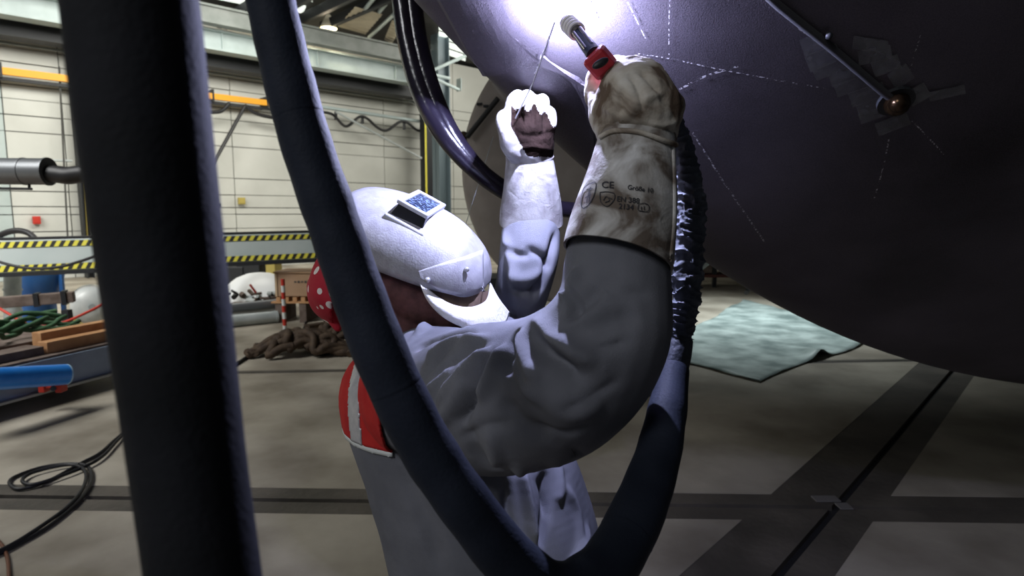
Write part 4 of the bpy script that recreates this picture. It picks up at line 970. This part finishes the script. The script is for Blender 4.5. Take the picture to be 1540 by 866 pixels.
gb = gauntlet([(960, 200, .892, 59, .8), (958, 212, .888, 58, .85), (954, 240, .875, 62, .9), (946, 290, .86, 71, .95), (936, 345, .845, 79, .95), (928, 388, .835, 84, .95)], .003, 72, 8, .03, .006)
GA = BVHTree.FromPolygons(gb.v, gb.f); gnt = gb.build('gauntlet', lea2, glove, True)
hp = [hit(GA, x_, y_, .003)[0] for x_, y_ in spline([(905, 208), (925, 199), (960, 201), (990, 211), (1014, 219)], 6)]
MB().tube(hp, .0035, 8).build('wrist_seam', lea, glove, True)
MB().tube([hit(GA, x_, y_, .001)[0] for x_, y_ in spline([(1011, 222), (1013, 280), (1012, 340), (1006, 398)], 6)], .0022, 6).build('side_seam', lea2, glove, True)
# print on the gauntlet
ink = mat('ink', (.02, .02, .025), .8)
def print_text(txt, px, py, h, ang, tree, parent, sx=1.0):
    cu = bpy.data.curves.new('t', 'FONT'); cu.body = txt; cu.size = 1; cu.resolution_u = 3; cu.offset = .012
    o = bpy.data.objects.new('t', cu); COL.objects.link(o); dg = bpy.context.evaluated_depsgraph_get(); dg.update()
    me = bpy.data.meshes.new_from_object(o.evaluated_get(dg)); bpy.data.objects.remove(o)
    c, s_ = math.cos(ang), math.sin(ang); vs = []
    for v in me.vertices:
        x_, y_ = v.co.x*h*1.4*sx, v.co.y*h*1.4; vs.append(hit(tree, px+x_*c+y_*s_, py+x_*s_-y_*c, .0012)[0])
    MB().add(vs, [tuple(p.vertices) for p in me.polygons]).build('printed_text', ink, parent)
print_text('CE', 905, 283, 10, .03, GA, glove, 1.1)
print_text('Größe 10', 943, 285, 7, .14, GA, glove)
print_text('EN 388', 927, 303, 8, .10, GA, glove)
print_text('2134', 930, 314, 8, .10, GA, glove)
def stroke(pl, w, parent, tree): ribbon(pl, w, ink, 'printed_line', parent, tree, .0013, 4)
stroke([(903, 290), (913, 289), (924, 292), (923, 302), (913, 311), (904, 304), (903, 290)], 1.2, glove, GA)
stroke([(908, 302), (912, 296), (917, 302), (910, 305)], 1.2, glove, GA); stroke([(916, 298), (921, 300)], 1.2, glove, GA)
stroke([(875, 300), (879, 284), (888, 277), (897, 276), (895, 292), (888, 306), (879, 314), (875, 309), (875, 300)], 1.4, glove, GA)
for pl in ([(883, 306), (886, 292), (889, 282)], [(881, 298), (889, 293)], [(883, 286), (892, 284)], [(888, 290), (887, 304)]): stroke(pl, 1.5, glove, GA)
stroke([(960, 308), (968, 306), (975, 310), (974, 318), (965, 318), (959, 316), (960, 308)], 1.1, glove, GA); stroke([(964, 311), (964, 316)], 1.2, glove, GA); stroke([(968, 310), (968, 316)], 1.2, glove, GA)
stroke([(964, 199), (970, 194), (979, 195), (984, 200), (980, 205), (970, 205), (964, 199)], 1.3, glove, GT)
print_text('4 K', 931, 199, 7, .08, GT, glove, 1.3)
# far glove
mb = MB()
blob(mb, [(798, 240, 1.35, 31), (797, 220, 1.33, 35), (798, 200, 1.32, 37), (800, 182, 1.315, 34)], k=5)
for pts in ([(778, 190, 1.31, 14), (772, 170, 1.295, 13), (772, 154, 1.30, 12), (778, 148, 1.325, 11)], [(792, 185, 1.30, 15), (791, 162, 1.28, 14), (793, 149, 1.295, 13), (797, 148, 1.325, 11)],
            [(810, 185, 1.30, 15), (812, 166, 1.285, 13.5), (814, 154, 1.30, 12.5), (814, 152, 1.325, 11)], [(824, 200, 1.31, 12), (826, 184, 1.295, 11.5), (826, 172, 1.305, 11), (824, 170, 1.33, 10)],
            [(783, 234, 1.32, 17), (770, 222, 1.30, 15), (761, 202, 1.285, 13), (757, 182, 1.285, 11), (758, 174, 1.29, 9)]): blob(mb, pts, k=6)
lm_ = remesh(mb, .003, 2)
fold(lm_, [([(782, 150), (784, 170), (786, 190)], .004, -.006), ([(802, 150), (802, 170), (803, 190)], .004, -.006), ([(820, 162), (819, 180), (818, 198)], .004, -.006), ([(780, 200), (795, 205), (830, 200)], .005, -.004), ([(775, 225), (800, 220), (830, 225)], .005, .003)])
noisedisp(lm_, 30, .004, 1)
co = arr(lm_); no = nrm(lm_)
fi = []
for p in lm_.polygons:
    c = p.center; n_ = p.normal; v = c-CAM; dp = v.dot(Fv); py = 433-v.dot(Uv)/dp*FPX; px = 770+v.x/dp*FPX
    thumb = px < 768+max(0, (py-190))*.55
    fi.append(1 if (n_.y < -.15 and py > 160+max(0, px-806)*.9+5*math.sin(px*.35)+abs(mnoise.noise(c*40))*8 and py < 236 and not thumb) else 0)  # camera-facing palm faces take the painted finger shadow
glove2 = addmesh('glove', lm_, [lea_w, lea_shade], person); glove2['label'] = 'white glove with shadow-painted brown palm holding the filler rod'
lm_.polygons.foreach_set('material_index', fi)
gb2 = gauntlet([(797, 234, 1.34, 37, .8), (797, 242, 1.345, 36, .85), (798, 270, 1.36, 40, .9), (799, 305, 1.385, 45, .9), (799, 335, 1.405, 48, .9)], .003, 56, 8, .03)
gb2.build('gauntlet', lea_w, glove2, True)

# torch ---------------------------------------------------------------
tt_ = thing('welding_torch', D(900, 90, .9), 'red-handled welding torch with ceramic cup held in near glove', 'torch')
cup_a, cup_b = D(866, 46, .96), D(852, 33, .99); ax = (cup_b-cup_a).normalized()
cer = mat('ceramic', (.72, .69, .68), .3, 0, (.8, .77, .76), 30)
for i in range(4):
    c = cup_a+ax*(-.006+i*.010); MB().lathe(c, ax, [(0, .0132), (.003, .0142), (.006, .0142), (.008, .0132)], 24).build('cup_ring', cer, tt_, True)
MB().lathe(cup_a-ax*.012, ax, [(0, .008), (.01, .0125), (.05, .0125), (.052, .010)], 20).build('cup_core', mat('cup_dark', (.08, .07, .07), .4), tt_, True)
MB().tube([cup_b, cup_b+ax*.03], [.0016, .0008], 8).build('electrode', grey_pipe, tt_)
MB().tube([D(868, 50, .955), D(880, 64, .935), D(894, 82, .91)], [.0075, .010, .012], 16).build('neck', mat('neck_blue', (.03, .04, .09), .35), tt_, True)
chrome = mat('chrome', (.85, .85, .9), .12, 1)
for o_ in (-4, 5): MB().tube([D(867+o_, 46-o_*.8, .943), D(885+o_, 70-o_*.8, .912)], .0030, 10).build('gas_tube', chrome, tt_, True)
ha, hb_ = D(889, 78, .90), D(960, 160, .93); hx = (hb_-ha).normalized(); hy = V((.6, -.6, .6)); hy = (hy-hx*hy.dot(hx)).normalized(); hz_ = hx.cross(hy)
redh = mat('torch_red', (.36, .022, .03), .4, 0, (.42, .03, .04), 20)
MB().box(ha+hx*.02, (.036, .036, .027), (hx, hy, hz_)).build('handle', redh, tt_, bevel=.006)
MB().box(ha+hx*.075, (.08, .030, .024), (hx, hy, hz_)).build('grip', redh, tt_, bevel=.006)
fdir = (CAM-ha).normalized(); pbt = D(903, 95, .875)
MB().ball(pbt, (.013, .005, .006), 14, 8, ((Rv*.85+Uv*.5).normalized(), fdir, (Rv*-.5+Uv*.85).normalized())).build('trigger', black_rubber, tt_, True)
# arc and filler rod
tag(MB().ball(ARC, .0045, 12, 8).build('welding_arc', mat('arc_glow', (1, 1, 1), .5, emit=((.8, .87, 1), 60)), None, True), 'tiny blinding white welding arc at torch tip', 'arc')
rod = MB().tube([D(834, 34, 1.05), D(802, 124, 1.22), D(775, 178, 1.262)], .0014, 8)
tag(rod.build('filler_rod', mat('rod_steel', (.6, .6, .62), .3, .8), None, True), 'straight thin filler rod held in far glove towards the arc', 'rod')
tag(MB().tube([D(V_[0], V_[1], 1.85) for V_ in spline([(742, 205), (728, 250), (712, 300), (698, 345)], 6)], .001, 6).build('thin_wire', grey_pipe), 'hair-thin wire hanging before the beige vessel', 'wire')
